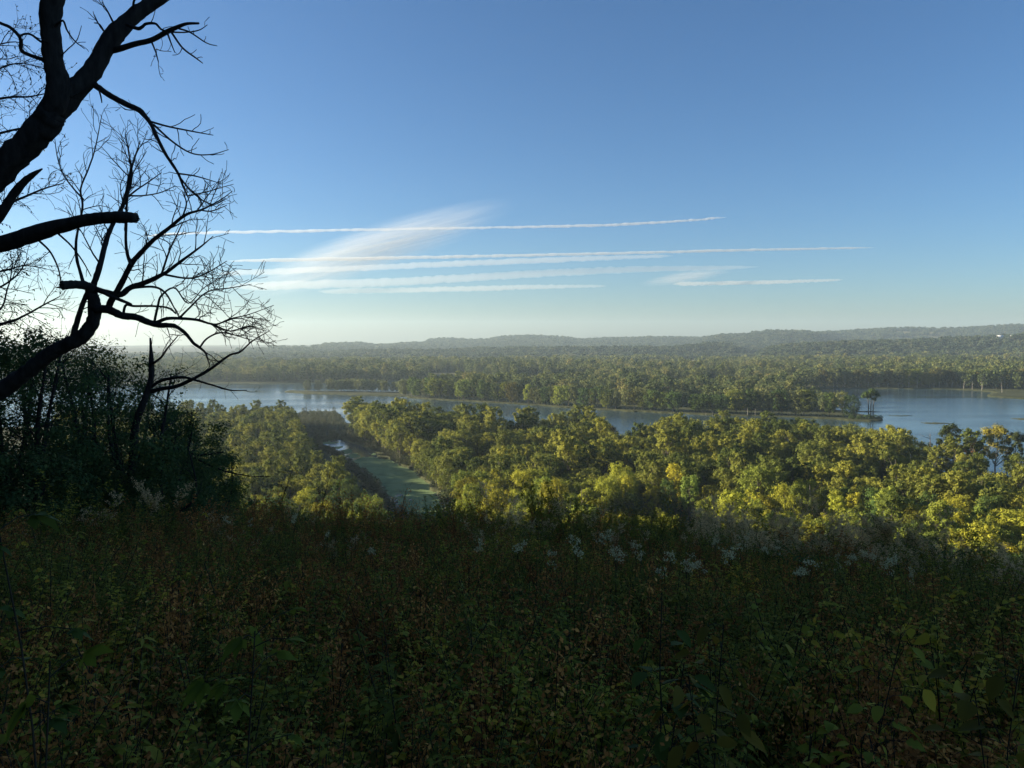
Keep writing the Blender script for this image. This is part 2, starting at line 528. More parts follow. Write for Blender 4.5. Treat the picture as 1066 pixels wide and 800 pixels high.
def tree_shape(rng, H, W, kind='round', n=2600, ls=.42, sides=6):
    """-> (trunk MB, crown MB) about a base at the origin"""
    tk, cr = MB(), MB()
    lean = rng.normal(size=2) * .03 * H
    top = .78 * H
    nt_ = 7
    s = np.linspace(0, 1, nt_)
    P = np.stack([lean[0] * s ** 2 + rng.normal(size=nt_) * .006 * H, lean[1] * s ** 2 + rng.normal(size=nt_) * .006 * H, s * top], -1)
    P[0, :2] = 0
    P[0, 2] = -.4
    r0 = .0135 * H + .05
    tk.tube(P, r0 * (1 - .82 * s) * np.where(s == 0, 1.35, 1), sides)
    low = {'round': .22, 'tall': .26, 'open': .42, 'bush': .08}[kind]
    K = {'round': 40, 'tall': 34, 'open': 24, 'bush': 18}[kind]
    C, rad = [], []
    for i in range(K):
        h = low + (1 - low) * ((i + .3 + .5 * rng.rand()) / K)
        mid = (h - low) / (1 - low)
        env = (1 - abs(2 * (.10 + .82 * mid) - 1) ** 2.4) ** .5
        a = i * 2.4 + rng.rand() * .9
        rr = W * .5 * env * (rng.uniform(.25, 1.0) ** .7)
        rb = W * rng.uniform(.09, .19) * (1.1 if kind == 'round' else 1)
        C.append((lean[0] + rr * math.cos(a), lean[1] + rr * math.sin(a), h * H - rb * .55)); rad.append(rb)
    C.append((lean[0] + .1 * W, lean[1], H * .90)); rad.append(W * .16)
    C = np.array(C); rad = np.array(rad)
    for c, rb in zip(C[:-1], rad):
        hz = max(low * .6 * H, c[2] - .22 * H - .3 * math.hypot(c[0] - lean[0], c[1] - lean[1]))
        hz = min(hz, top * .95)
        f = hz / top
        b0 = np.array([lean[0] * f ** 2, lean[1] * f ** 2, hz])
        m = (b0 + c) / 2 + np.array([0, 0, -.02 * H]) + rng.normal(size=3) * .012 * H
        tk.tube(np.array([b0, m, c]), r0 * np.array([.42, .28, .1]) * (1.1 - .6 * f), max(3, sides - 2), cap=False)
    crown_leaves(cr, C, rad, n, ls, rng)
    return tk, cr


def snag_shape(rng, H, sides=5):
    """dead standing tree: bare trunk, a few broken limbs"""
    tk = MB()
    s = np.linspace(0, 1, 6)
    ln = rng.normal(size=2) * .05 * H
    P = np.stack([ln[0] * s ** 2, ln[1] * s ** 2, s * H - .3], -1)
    tk.tube(P, (.016 * H + .06) * (1 - .75 * s), sides)
    lb = MB()
    for i in range(5):
        f = rng.uniform(.4, .95); a = rng.rand() * 6.28
        b0 = np.array([ln[0] * f ** 2, ln[1] * f ** 2, f * H - .3])
        l = H * rng.uniform(.1, .25)
        d = np.array([math.cos(a), math.sin(a), rng.uniform(.3, 1.1)])
        lb.tube(np.array([b0, b0 + d * l * .5, b0 + d * l + np.array([0, 0, .1 * l])]), np.array([.09, .06, .02]) * H / 14, 4)
    return tk, lb


def poisson(poly, rmin, rng, tries=40000, jitter_keep=None):
    x0, y0 = poly.min(0); x1, y1 = poly.max(0)
    cell = rmin / 1.4142
    grid = {}
    out = []
    c = rng.uniform((x0, y0), (x1, y1), (tries, 2))
    c = c[inpoly(c[:, 0], c[:, 1], poly)]
    for p in c:
        g = (int(p[0] // cell), int(p[1] // cell))
        ok = True
        for dx in (-2, -1, 0, 1, 2):
            for dy in (-2, -1, 0, 1, 2):
                q = grid.get((g[0] + dx, g[1] + dy))
                if q is not None and (q[0] - p[0]) ** 2 + (q[1] - p[1]) ** 2 < rmin * rmin:
                    ok = False; break
            if not ok:
                break
        if ok:
            grid[g] = p; out.append(p)
    return np.array(out)


def scatter(name, P, rz, sc, idx, meshes, label, kind='stuff', lean=None):
    """a mass nobody could count: one object whose nodes set a plant on every point"""
    n = len(P)
    me = bpy.data.meshes.new(name)
    me.vertices.add(n); me.vertices.foreach_set('co', np.ascontiguousarray(P, np.float32).ravel())
    a = me.attributes.new('rot', 'FLOAT_VECTOR', 'POINT')
    e = np.zeros((n, 3), np.float32); e[:, 2] = rz
    if lean is not None:
        e[:, 0] = lean[:, 0]; e[:, 1] = lean[:, 1]
    a.data.foreach_set('vector', e.ravel())
    a = me.attributes.new('scl', 'FLOAT_VECTOR', 'POINT'); a.data.foreach_set('vector', np.ascontiguousarray(sc, np.float32).ravel())
    a = me.attributes.new('pick', 'INT', 'POINT'); a.data.foreach_set('value', np.asarray(idx, np.int32))
    me.update()
    o = link(name, me)
    tag(o, label, kind=kind)
    ng = bpy.data.node_groups.new(name + ' nodes', 'GeometryNodeTree')
    ng.interface.new_socket('Geometry', in_out='INPUT', socket_type='NodeSocketGeometry')
    ng.interface.new_socket('Geometry', in_out='OUTPUT', socket_type='NodeSocketGeometry')
    gi = ng.nodes.new('NodeGroupInput'); go = ng.nodes.new('NodeGroupOutput')
    ip = ng.nodes.new('GeometryNodeInstanceOnPoints')
    jn = ng.nodes.new('GeometryNodeJoinGeometry')
    for k, m_ in enumerate(meshes):
        ob = bpy.data.objects.new(name + ' kind', m_)      # never linked to the scene: only its mesh is read
        oi = ng.nodes.new('GeometryNodeObjectInfo'); oi.inputs['Object'].default_value = ob
        gt = ng.nodes.new('GeometryNodeGeometryToInstance')
        ng.links.new(oi.outputs['Geometry'], gt.inputs[0]); ng.links.new(gt.outputs[0], jn.inputs[0])
    ng.links.new(gi.outputs[0], ip.inputs['Points']); ng.links.new(jn.outputs[0], ip.inputs['Instance'])
    ip.inputs['Pick Instance'].default_value = True

    def attr(nm, typ):
        q = ng.nodes.new('GeometryNodeInputNamedAttribute'); q.data_type = typ; q.inputs['Name'].default_value = nm
        return next(s for s in q.outputs if s.enabled and s.name == 'Attribute')
    er = ng.nodes.new('FunctionNodeEulerToRotation')
    ng.links.new(attr('rot', 'FLOAT_VECTOR'), er.inputs[0]); ng.links.new(er.outputs[0], ip.inputs['Rotation'])
    ng.links.new(attr('scl', 'FLOAT_VECTOR'), ip.inputs['Scale']); ng.links.new(attr('pick', 'INT'), ip.inputs['Instance Index'])
    ng.links.new(ip.outputs[0], go.inputs[0])
    md = o.modifiers.new('nodes', 'NODES'); md.node_group = ng
    return o


# --- kinds of valley tree, near detail
KINDS = []
for i, (kind, H, W) in enumerate([('round', 15, 8.8), ('round', 17, 10), ('round', 14, 7.6), ('tall', 18, 6.8), ('tall', 19, 7.6), ('open', 18, 8.2), ('round', 16, 7.4), ('tall', 16, 6)]):
    tk, cr = tree_shape(np.random.RandomState(100 + i), H, W, kind, 5200, .26)
    KINDS.append((kind, H, tk.mesh('trunk', M['bark'], True), cr.mesh('crown', M['crown'])))
MID = []
for i, (kind, H, W) in enumerate([('round', 15, 11.5), ('tall', 18, 10), ('open', 18, 11), ('round', 17, 12), ('tall', 19, 9.5)]):
    tk, cr = tree_shape(np.random.RandomState(200 + i), H, W, kind, 2200, .46, 5)
    MID.append((kind, H, tk.mesh('trunk', M['bark'], True), cr.mesh('crown', M['crown'])))

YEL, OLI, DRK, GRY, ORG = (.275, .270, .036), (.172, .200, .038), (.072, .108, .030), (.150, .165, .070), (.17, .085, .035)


def put_tree(name, protos, k, x, y, H, rz, color, label, group, z=None, cat='tree', wide=1.0, bark=None):
    """a tree of its own: the thing, its trunk and its crown (meshes shared)"""
    kind, h0, tm, cm = protos[k]
    s = H / h0
    if z is None:
        z = float(terrain(x, y))
    t = thing(name, label, cat, (x, y, z), rz, group)
    t.scale = (s * wide, s * wide, s)
    a = link('trunk', tm, t)
    if bark:
        a.material_slots[0].link = 'OBJECT'; a.material_slots[0].material = bark
    b = link('crown', cm, t)
    b.color = (*color, 1)
    return t


def tint(c, rng, amt=.22):
    v = 1 + rng.normal() * amt
    v = min(max(v, .55), 1.6)
    h = rng.normal() * .05
    return (c[0] * v * (1 + h), c[1] * v, c[2] * v * (1 - h))


def crest_y(x):
    return np.interp(x, [0, 200, 300, 400, 450, 500, 560, 650, 760, 850, 950, 1066], [520, 522, 527, 540, 542, 537, 532, 540, 550, 560, 575, 592])


def hidden(top):
    p = project(top)
    return p[1] > crest_y(p[0]) + 4 or p[0] < -30 or p[0] > 1096


def plant_bottoms():
    rng = np.random.RandomState(5)
    right = ground_poly([(362, 448), (387, 466), (412, 479), (434, 491), (452, 505), (467, 521), (478, 546), (476, 600), (470, 707), (1240, 707), (1240, 509), (1066, 503.5), (990, 498.5),
                         (940, 486), (880, 475), (830, 469), (760, 467), (702, 469), (686, 484), (640, 482), (622, 465), (600, 461), (560, 464), (520, 471), (480, 465), (440, 458), (400, 451)])
    left = ground_poly([(120, 447), (240, 445), (302, 442), (312, 470), (328, 505), (362, 530), (392, 561), (420, 597), (430, 707), (60, 707), (60, 447)])
    cand, unseen = [], []
    for side, poly, rmin in (('right', right, 4.7), ('left', left, 4.8)):
        pts = poisson(poly, rmin, rng, 30000)
        for p in pts:
            x, y = p
            d = math.hypot(x, y)
            z = float(terrain(x, y))
            shore = side == 'right' and min(np.hypot(*(p - q)) for q in P_NEAR[6:22:1]) < 22
            patch = fbm(x / 45, y / 45, 91, 3)
            H = rng.uniform(8.5, 15) * (1.25 if rng.rand() < .10 else 1) + (2.0 if side == 'right' else 0) * patch
            if shore:
                H = rng.uniform(14, 19)
            if fbm(x / 17, y / 17, 95, 3) > .66 and side == 'right' and z < 3:
                continue
            pq = project((x, y, z))[0]
            if pq > 925 and side == 'right' and y > 262 and rng.rand() < .72:
                continue
            if side == 'left':
                H = rng.uniform(9, 15)
            pr = project((x, y, z))
            if pr[0] < 520 and side == 'right' and pr[1] < 475:
                H = rng.uniform(16.5, 20)
            if z > 3:
                H *= .75
            if hidden((x, y, z + H)):
                unseen.append((x, y, z, H, rng.choice(5)))
                continue
            cand.append((d, side, x, y, z, H, patch))
    cand.sort(key=lambda c: c[0])
    rest = unseen
    print('bottomland trees', len(cand))
    for i, (d, side, x, y, z, H, patch) in enumerate(cand):
        k = rng.choice(8, p=[.17, .15, .17, .1, .1, .08, .15, .08])
        u = rng.rand() * .75 + (patch - .5) * 1.2 + .12
        fam = 'yellow' if u > .58 else ('olive' if u > .26 else 'dark')
        pr = project((x, y, z + H))
        if 915 < pr[0] and pr[1] < 470 and rng.rand() < .5:
            fam = 'olive'
        c = tint({'yellow': YEL, 'olive': OLI, 'dark': DRK}[fam], rng)
        if i < 300:
            words = {'yellow': 'yellow-green', 'olive': 'olive green', 'dark': 'dark green'}[fam]
            bank = side == 'right' and min(np.hypot(x - q[0], y - q[1]) for q in P_SLOUGH[:8]) < 13
            if side == 'left':
                where = 'in the wood on the bluff side of the slough'
            elif bank:
                where = 'overhanging the shaded far bank of the green slough'
            elif d > 300:
                where = 'at the river edge of the bottomland forest'
            elif pr[0] > 800:
                where = 'in the near forest below the open river bend'
            elif pr[0] > 600:
                where = 'in the middle of the near bottomland forest'
            else:
                where = 'in the near forest just beyond the slough bank'
            put_tree('bottomland_tree', KINDS, k, x, y, H, rng.rand() * 6.28, c, f'{words} leafy tree {where}', f'{words} trees {where}', z, wide=rng.uniform(.76, 1.05))
        else:
            rest.append((x, y, z, H, k % 5))
    print('near forest', len(cand), len(unseen))
    return rest


REST = plant_bottoms()


def merged(tk, cr, m1, m2, name='plant'):
    """trunk and crown of one mass-planted tree as one mesh with two materials"""
    V = np.vstack(tk.v + cr.v)
    f1 = [np.concatenate(x) for x in tk.f.values()]
    f2 = [np.concatenate(x) + tk.n for x in cr.f.values()]
    me = make_mesh(name, V, f1 + f2, m1)
    me.materials.append(m2)
    n1 = sum(len(x) for x in f1); n2 = sum(len(x) for x in f2)
    me.polygons.foreach_set('material_index', np.concatenate([np.zeros(n1, np.int32), np.ones(n2, np.int32)]))
    return me


M['bottom_crown'] = leaf_mat('bottomland leaves', [(0, (.05, .075, .02)), (.3, (.115, .14, .03)), (.65, (.215, .22, .04)), (1, (.30, .29, .042))], .4, False, .75, .04, .7)


def mass_kinds(seed, specs, n, ls, crown, bark, sides=4):
    out = []
    for i, (kind, H, W) in enumerate(specs):
        tk, cr = tree_shape(np.random.RandomState(seed + i), H, W, kind, n, ls, sides)
        out.append((H, merged(tk, cr, bark, crown)))
    return out


def scatter_trees(name, rows, kinds, label, rng, wide=(.85, 1.15)):
    rows = np.array(rows)
    P = rows[:, :3]; H = rows[:, 3]; k = rows[:, 4].astype(int)
    h0 = np.array([q[0] for q in kinds])[k]
    s = H / h0
    w = s * rng.uniform(*wide, len(s))
    return scatter(name, P, rng.rand(len(P)) * 6.28, np.stack([w, w, s], -1), k, [q[1] for q in kinds], label)


NEARMASS = mass_kinds(300, [('round', 15, 11), ('tall', 18, 9), ('open', 18, 10), ('round', 17, 11), ('tall', 19, 8)], 2600, .40, M['bottom_crown'], M['bark'])
if REST:
    scatter_trees('bottomland_forest', REST, NEARMASS, 'rest of the bottomland forest, olive and yellow-green crowns merging', rs)

# ------------------------------------------------------------------ the wooded island and its trees
rng = np.random.RandomState(17)


def along(px_pts, step, rng, jitter=.3):
    w = ground_poly(px_pts)
    seg = np.hypot(*np.diff(w, axis=0).T); s = np.concatenate([[0], np.cumsum(seg)])
    out = []
    t = step * .5
    while t < s[-1]:
        u = t + rng.normal() * step * jitter
        out.append((np.interp(u, s, w[:, 0]), np.interp(u, s, w[:, 1])))
        t += step
    return out


def at_y(x, y):
    return flat(x, y)[:2]


ISL = [(418, 412.4), (440, 415), (500, 418), (560, 421.8), (620, 425.8), (700, 429.6), (760, 431.8), (830, 433.8), (885, 436)]
row = along(ISL, 7.6, rng)
tan_done = False
for i, (x, y) in enumerate(row):
    px = project((x, y, 0))[0]
    if 846 < px < 854 or 869 < px < 875 or 693 < px < 700:
        continue
    k = rng.choice(5, p=[.3, .15, .15, .3, .1])
    H = rng.uniform(14.5, 19) + (2.0 if px < 540 else 0) + (2.0 if px > 700 else 0)
    part = 'left' if px < 560 else ('middle' if px < 700 else 'right')
    if abs(px - 812) < 9 and not tan_done:
        tan_done = True
        put_tree('island_tree', MID, 1, x, y, 17.5, rng.rand() * 6, tint((.15, .12, .04), rng, .05), 'yellowing tan-sided tree standing on the island shore among dark trees', None)
        continue
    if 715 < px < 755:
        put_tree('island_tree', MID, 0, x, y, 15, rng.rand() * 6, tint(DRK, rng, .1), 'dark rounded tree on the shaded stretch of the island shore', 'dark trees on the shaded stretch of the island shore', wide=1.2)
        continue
    c = tint([OLI, DRK, GRY, (.10, .10, .028)][rng.choice(4, p=[.35, .2, .25, .2])], rng)
    lab = {'left': 'grey-green tree in the front row of the slender island beyond the channel',
           'middle': 'olive tree on the island shore where the island joins the far woods',
           'right': 'olive tree on the island shore toward its bare point'}[part]
    put_tree('island_tree', MID, k, x, y, H, rng.rand() * 6.28, c, lab, lab.replace('tree', 'trees', 1))
# sparse low row on the thin marsh strip at the left
for i, px in enumerate([321, 329, 345, 351, 357, 363, 369, 376, 381, 388, 395, 402, 408, 414]):
    x, y = at_y(px + rng.normal() * .8, 408.3 + .6 * (px > 370) + (.6 if px > 400 else 0))
    first = i < 2
    lab = 'pale bushy tree alone at the tip of the marsh strip' if first else 'small grey-green tree on the thin marsh strip across the river'
    put_tree('marsh_strip_tree', MID, rng.choice([0, 3]), x, y, rng.uniform(11.5, 15), rng.rand() * 6, tint((.10, .105, .045) if first else GRY, rng, .12), lab,
             'pale bushy trees at the tip of the marsh strip' if first else 'small trees on the thin marsh strip')
# the second rows of the island, a mass
mass = []
IS2 = ground_poly([(430, 410.6), (452, 407), (480, 403.8), (520, 402), (560, 401.2), (606, 400), (632, 398.6), (660, 401), (700, 405), (835, 407), (826, 414), (848, 422.5), (880, 430), (830, 430.5), (760, 428), (700, 425), (620, 421.8), (560, 418), (500, 415), (440, 412.3)])
for x, y in poisson(IS2, 7.8, rng, 30000):
    if fbm(x / 26, y / 40, 87, 2) > .6:
        continue
    mass.append((x, y, float(terrain(x, y)), rng.uniform(11, 19), rng.choice(5)))
FAR_K = mass_kinds(400, [('round', 15, 12), ('round', 18, 12), ('tall', 18, 10), ('round', 17, 13), ('tall', 19, 11)], 700, .85, M['far_crown'], M['bark'])
# lone tree on the point, and its dead neighbours
x, y = at_y(906, 435.5)
tk, cr = MB(), MB()
r5 = np.random.RandomState(3)
for dx in (-.9, .2, 1.3):
    tk.tube(np.array([[dx, 0, -.3], [dx * 1.1, .2, 6], [dx * 1.7, .2, 12.5]]), [.32, .24, .1], 6)
C = np.array([[-2.3, 0, 13.4], [1.8, .4, 14.2], [0, -.5, 15.2], [3.2, .2, 12.6], [-.8, .8, 12.2], [-3.4, .2, 12.0], [1.6, 0, 10.6]])
crown_leaves(cr, C, np.array([1.7, 1.8, 1.6, 1.3, 1.7, 1.2, 1.1]), 1500, .42, r5)
t = thing('lone_tree', 'lone dark tree with bare trunk at the bare point of the island', 'tree', (x, y, float(terrain(x, y))))
tk.obj('trunk', M['bark'], t, True); o = cr.obj('crown', M['crown'], t); o.color = (*DRK, 1); t.scale = (1.5, 1.5, 1.32)

SNAGS = []
for i in range(4):
    tk, lb = snag_shape(np.random.RandomState(60 + i), 14)
    SNAGS.append((tk.mesh('trunk', M['pale_bark'], True), lb.mesh('broken_limbs', M['pale_bark'])))


def put_snag(px, py, H, label, group=None, dark=False, z=None):
    x, y = at_y(px, py)
    t = thing('dead_tree', label, 'dead tree', (x, y, float(terrain(x, y)) if z is None else z), rng.rand() * 6.28, group)
    s = H / 14; t.scale = (s, s, s)
    k = rng.choice(4)
    for nm, me in zip(('trunk', 'broken_limbs'), SNAGS[k]):
        o = link(nm, me, t)
        if dark:
            o.material_slots[0].link = 'OBJECT'; o.material_slots[0].material = M['bark']


for px in (882, 888, 893, 878):
    put_snag(px, 434.6, rng.uniform(9, 14), 'pale dead tree beside the lone tree at the island point', 'pale dead trees at the island point')
for px in (735, 742, 778, 786, 820, 838, 846):
    put_snag(px, 433.2 + .006 * (px - 735), rng.uniform(4, 7), 'short pale dead trunk at the island waterline', 'short pale dead trunks at the island waterline')
for px in (955, 968, 991, 1003, 1012, 1022, 1043):
    put_snag(px, 404.4 + max(0, (px - 990) * .1), rng.uniform(7, 13), 'pale dead trunk on the mudflat across the open water', 'pale dead trunks on the far mudflat')
for px in (319, 324, 330, 334, 338, 343, 347):
    put_snag(px, 430.5 + rng.rand() * 2, rng.uniform(4, 9), 'thin dead stem at the river mouth of the slough', 'thin dead stems at the river mouth of the slough', True)
# driftwood-dark bank at the island tip
for px, py, H in ((893, 437.3, 2.4), (903, 437.3, 3.0), (910, 437.2, 2.8), (916, 437.0, 2.2), (886, 437.2, 2.0)):
    x, y = at_y(px, py)
    tk, cr = tree_shape(np.random.RandomState(int(px)), 2, 4.5, 'bush', 260, .28, 4)
    t = thing('low_bush', 'low dark bush on the muddy tip of the island', 'bush', (x, y, float(terrain(x, y))), 0, 'low dark bushes on the island tip')
    t.scale = (H / 2,) * 3
    tk.obj('stem', M['bark'], t); o = cr.obj('foliage', M['crown'], t); o.color = (*DRK, 1)

# ------------------------------------------------------------------ trees of the far bank: the front row one by one, then masses
for x, y in along([(846, 403.2), (900, 404), (985, 404.2), (1060, 405.0), (1100, 405.6)], 8.5, rng):
    c = tint([OLI, GRY, (.11, .10, .03)][rng.choice(3)], rng)
    put_tree('far_bank_tree', MID, rng.choice([2, 1, 4, 2]), x, y, rng.uniform(18, 24), rng.rand() * 6.28, c, 'tall pale-trunked tree in the front row of the far bank of the open water',
             'pale-trunked trees in the front row of the far bank', bark=M['pale_bark'])

FARW = ground_poly([(-120, 398.3), (300, 398.3), (400, 397.3), (440, 396), (453, 392.8), (462, 389.4), (486, 389.4), (492, 392.4), (500, 394.6), (612, 394.6), (632, 397), (660, 400), (700, 404), (832, 406), (862, 403.6),
                    (990, 404.4), (1030, 406), (1066, 407), (1190, 410), (1190, 380.5), (820, 380.5), (790, 383.0), (560, 384), (-120, 382)])
for x, y in poisson(FARW, 10.5, rng, 60000):
    px = project((x, y, 0))
    if 735 < px[0] < 765 and 394 < px[1] < 399 or glade(x, y):
        continue
    mass.append((x, y, float(terrain(x, y)), rng.uniform(14, 20) * (1.12 if px[0] > 850 else 1), rng.choice(5)))
scatter_trees('far_bottomland_woods', mass, FAR_K, 'bands of distant bottomland woods across the river', rs)

FARTHER = ground_poly([(-200, 382), (560, 384), (790, 383), (820, 380.5), (1250, 380.5), (1250, 375.5), (800, 376.5), (600, 376.8), (500, 379), (-200, 379)])
VF_K = mass_kinds(500, [('round', 15, 12), ('tall', 18, 10), ('round', 17, 13)], 170, 1.7, M['far_crown'], M['bark'], 3)
m2 = []
for x, y in poisson(FARTHER, 12.5, rng, 40000):
    if glade(x, y):
        continue
    m2.append((x, y, float(terrain(x, y)), rng.uniform(12, 18), rng.choice(3)))
HILL_K = mass_kinds(600, [('round', 14, 13), ('round', 16, 14), ('tall', 17, 11)], 80, 2.6, M['hill_crown'], M['bark'], 3)
scatter_trees('flood_plain_woods', m2, VF_K, 'hazy treetops of the flood plain below the far hills', rs)


def hill_woods():
    rng = np.random.RandomState(23)
    rows = []
    for d0, d1, gap in ((1600, 2450, 13.0), (2450, 5500, 20.0)):
        n = int((d1 ** 2 - d0 ** 2) * .5 * 1.36 / gap ** 2 * 1.0)
        a = rng.uniform(-.68, .68, n); d = np.sqrt(rng.uniform(d0 ** 2, d1 ** 2, n))
        x = np.sin(a) * d; y = np.cos(a) * d
        z = terrain(x, y)
        zl = terrain(x * .988, y * .988)
        xp = CX + FPX * x / y
        pj = project(np.stack([x, y, z], -1))
        ok = (z > 2.5) & (z - zl > -4.5)
        ok |= (d < 2450) & (d > 1990) & (rng.rand(n) < .4)
        ok &= ~((y > 1750) & (y < 1990) & (xp > 590) & (xp < 790))
        ok &= ~((y > 3000) & (fbm(x / 300, y / 120, 77, 2) > .72))
        k = rng.choice(3, n)
        H = rng.uniform(9, 16, n) * (1.15 if d0 > 2000 else 1)
        rows.append(np.stack([x, y, z, H, k], -1)[ok])
    rows = np.vstack(rows)
    print('hill trees', len(rows))
    scatter_trees('hillside_woods', rows, HILL_K, 'unbroken woods on the low hills across the valley', rng, (.9, 1.5))


hill_woods()


def marsh():
    rng = np.random.RandomState(29)
    bush = []
    for i in range(4):
        tk, cr = tree_shape(np.random.RandomState(700 + i), 4.5, 4.5, 'bush', 260, .3, 3)
        for _ in range(5):
            a = rng.rand() * 6.28; q = rng.rand() * 1.8
            tk.tube(np.array([[q * math.cos(a), q * math.sin(a), 0], [q * 1.2 * math.cos(a), q * 1.2 * math.sin(a), rng.uniform(3.5, 6.5)]]), [.05, .015], 3, False)
        bush.append((4.5, merged(tk, cr, M['bark'], M['marsh_leaf'])))
    rows = [(x, y, float(terrain(x, y)), rng.uniform(1.2, 2.9) * (1.5 if rng.rand() < .12 else 1), rng.choice(4)) for x, y in poisson(P_MARSH, 3.4, rng, 9000)]
    # willow fringe along both banks of the slough and the channel shores
    for a, b in zip(P_SLOUGH, np.roll(P_SLOUGH, -1, 0)):
        L = np.hypot(*(b - a))
        for t in np.arange(0, 1, 1.5 / max(L, 3)):
            p = a + (b - a) * t
            o = np.array([b[1] - a[1], a[0] - b[0]]) / max(L, 1e-6)
            if inpoly(np.array([p[0] + o[0]]), np.array([p[1] + o[1]]), P_SLOUGH)[0]:
                o = -o
            q = p + o * rng.uniform(1.0, 6) + rng.normal(size=2) * .8
            rows.append((q[0], q[1], float(terrain(*q)), rng.uniform(1.5, 3.6), rng.choice(4)))
    scatter_trees('marsh_thicket', rows, bush, 'grey-brown marsh thicket with thin dead stems beside the slough', rng)


M['marsh_leaf'] = leaf_mat('marsh leaves', [(0, (.030, .042, .018)), (.5, (.060, .075, .030)), (1, (.10, .10, .042))], .3, False, .8, .1)
marsh()


def understory():
    """bushes that close the forest floor between the near trunks, and the low fringe of the island shore"""
    rng = np.random.RandomState(31)
    kinds = []
    for i in range(3):
        tk, cr = tree_shape(np.random.RandomState(720 + i), 3, 4.2, 'bush', 300, .26, 3)
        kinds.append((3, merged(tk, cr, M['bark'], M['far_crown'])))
    rows = []
    for poly, gap, n in ((ground_poly([(300, 442), (320, 470), (420, 600), (430, 707), (470, 707), (476, 600), (470, 530), (440, 495), (362, 448), (400, 449), (480, 465), (600, 477), (780, 488), (1000, 496), (1200, 507), (1200, 707), (200, 707), (200, 445)]), 5.2, 26000),):
        for x, y in poisson(poly, gap, rng, n):
            if landmask(np.array([x]), np.array([y]))[0] and not inpoly(np.array([x]), np.array([y]), P_SLOUGH)[0]:
                rows.append((x, y, float(terrain(x, y)), rng.uniform(1.6, 4.2), rng.choice(3)))
    for x, y in along([(445, 414.8), (500, 417.6), (560, 421.5), (620, 425.5), (700, 429.3), (760, 431.7), (830, 433.6), (895, 436)], 4.0, rng):
        rows.append((x, y + rng.normal(), float(terrain(x, y)), rng.uniform(.7, 2.2), rng.choice(3)))
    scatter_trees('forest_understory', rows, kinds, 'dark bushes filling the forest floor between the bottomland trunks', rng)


understory()


# named trees that stand out in the near forest
def special(px, py, H, k, color, label, wide=1.0, bark=None, name='bottomland_tree'):
    x, y = at_y(px, py)
    put_tree(name, KINDS, k, x, y, H, rng.rand() * 6, color, label, None, wide=wide, bark=bark)


special(1036, 497, 24, 5, (.26, .23, .05), 'tall yellow-green tree with pale bare trunk at the river bend', 1.05, M['pale_bark'])
special(1012, 500, 16, 2, (.25, .11, .04), 'rust-orange tree beside the tall pale-trunked tree at the river', .9)
special(985, 496, 22.5, 5, (.05, .065, .02), 'tall dark open-crowned tree on the river edge left of the rust tree', 1)
special(1056, 499, 20, 5, (.06, .075, .03), 'dark thin-crowned tree by the water right of the tall pale-trunked tree', .8)
special(600, 474, 19.5, 6, (.06, .07, .025), 'tall grey-green tree rising in front of the channel midway along the shore', .8)
special(575, 474, 17.5, 3, (.07, .08, .03), 'slim olive tree rising in front of the channel', .8)
special(638, 477, 18, 6, (.075, .07, .03), 'grey-olive tree at the water, right of the tall grey-green tree', .9)
special(441, 640, 9, 0, (.20, .17, .03), 'small bright yellow-green tree at the lower end of the slough', .85)
special(468, 655, 7.5, 2, (.22, .18, .03), 'tiny yellow tree just right of the slough end', .8)
special(416, 640, 7.5, 1, (.15, .13, .03), 'small yellowish tree on the near bank at the slough end', .8)


for px, py, H, lab in ((606, 560, 15, 'grey dead tree standing among the yellow-green crowns near the rim centre'), (702, 548, 14, 'grey dead tree between leafy crowns right of the centre of the forest'), (780, 590, 13, 'broken dead tree low in the forest, right half'), (843, 560, 16, 'tall dead tree in the shaded gap of the right forest'),
                       (856, 575, 12, 'shorter dead tree beside the tall one in the shaded gap'), (930, 520, 15, 'dead tree near the river bend, right of the shaded gap'), (1020, 545, 14, 'dead tree below the rust-orange tree'), (960, 600, 12, 'dead tree low at the right, just above the rim'), (520, 520, 14, 'dead tree in the forest right of the slough'), (968, 497, 19, 'bare dead tree at the water left of the tall dark tree'), (1047, 498, 15, 'bare dead tree at the water between the pale-trunked and thin-crowned trees')):
    put_snag(px, py, H, lab, None, True)


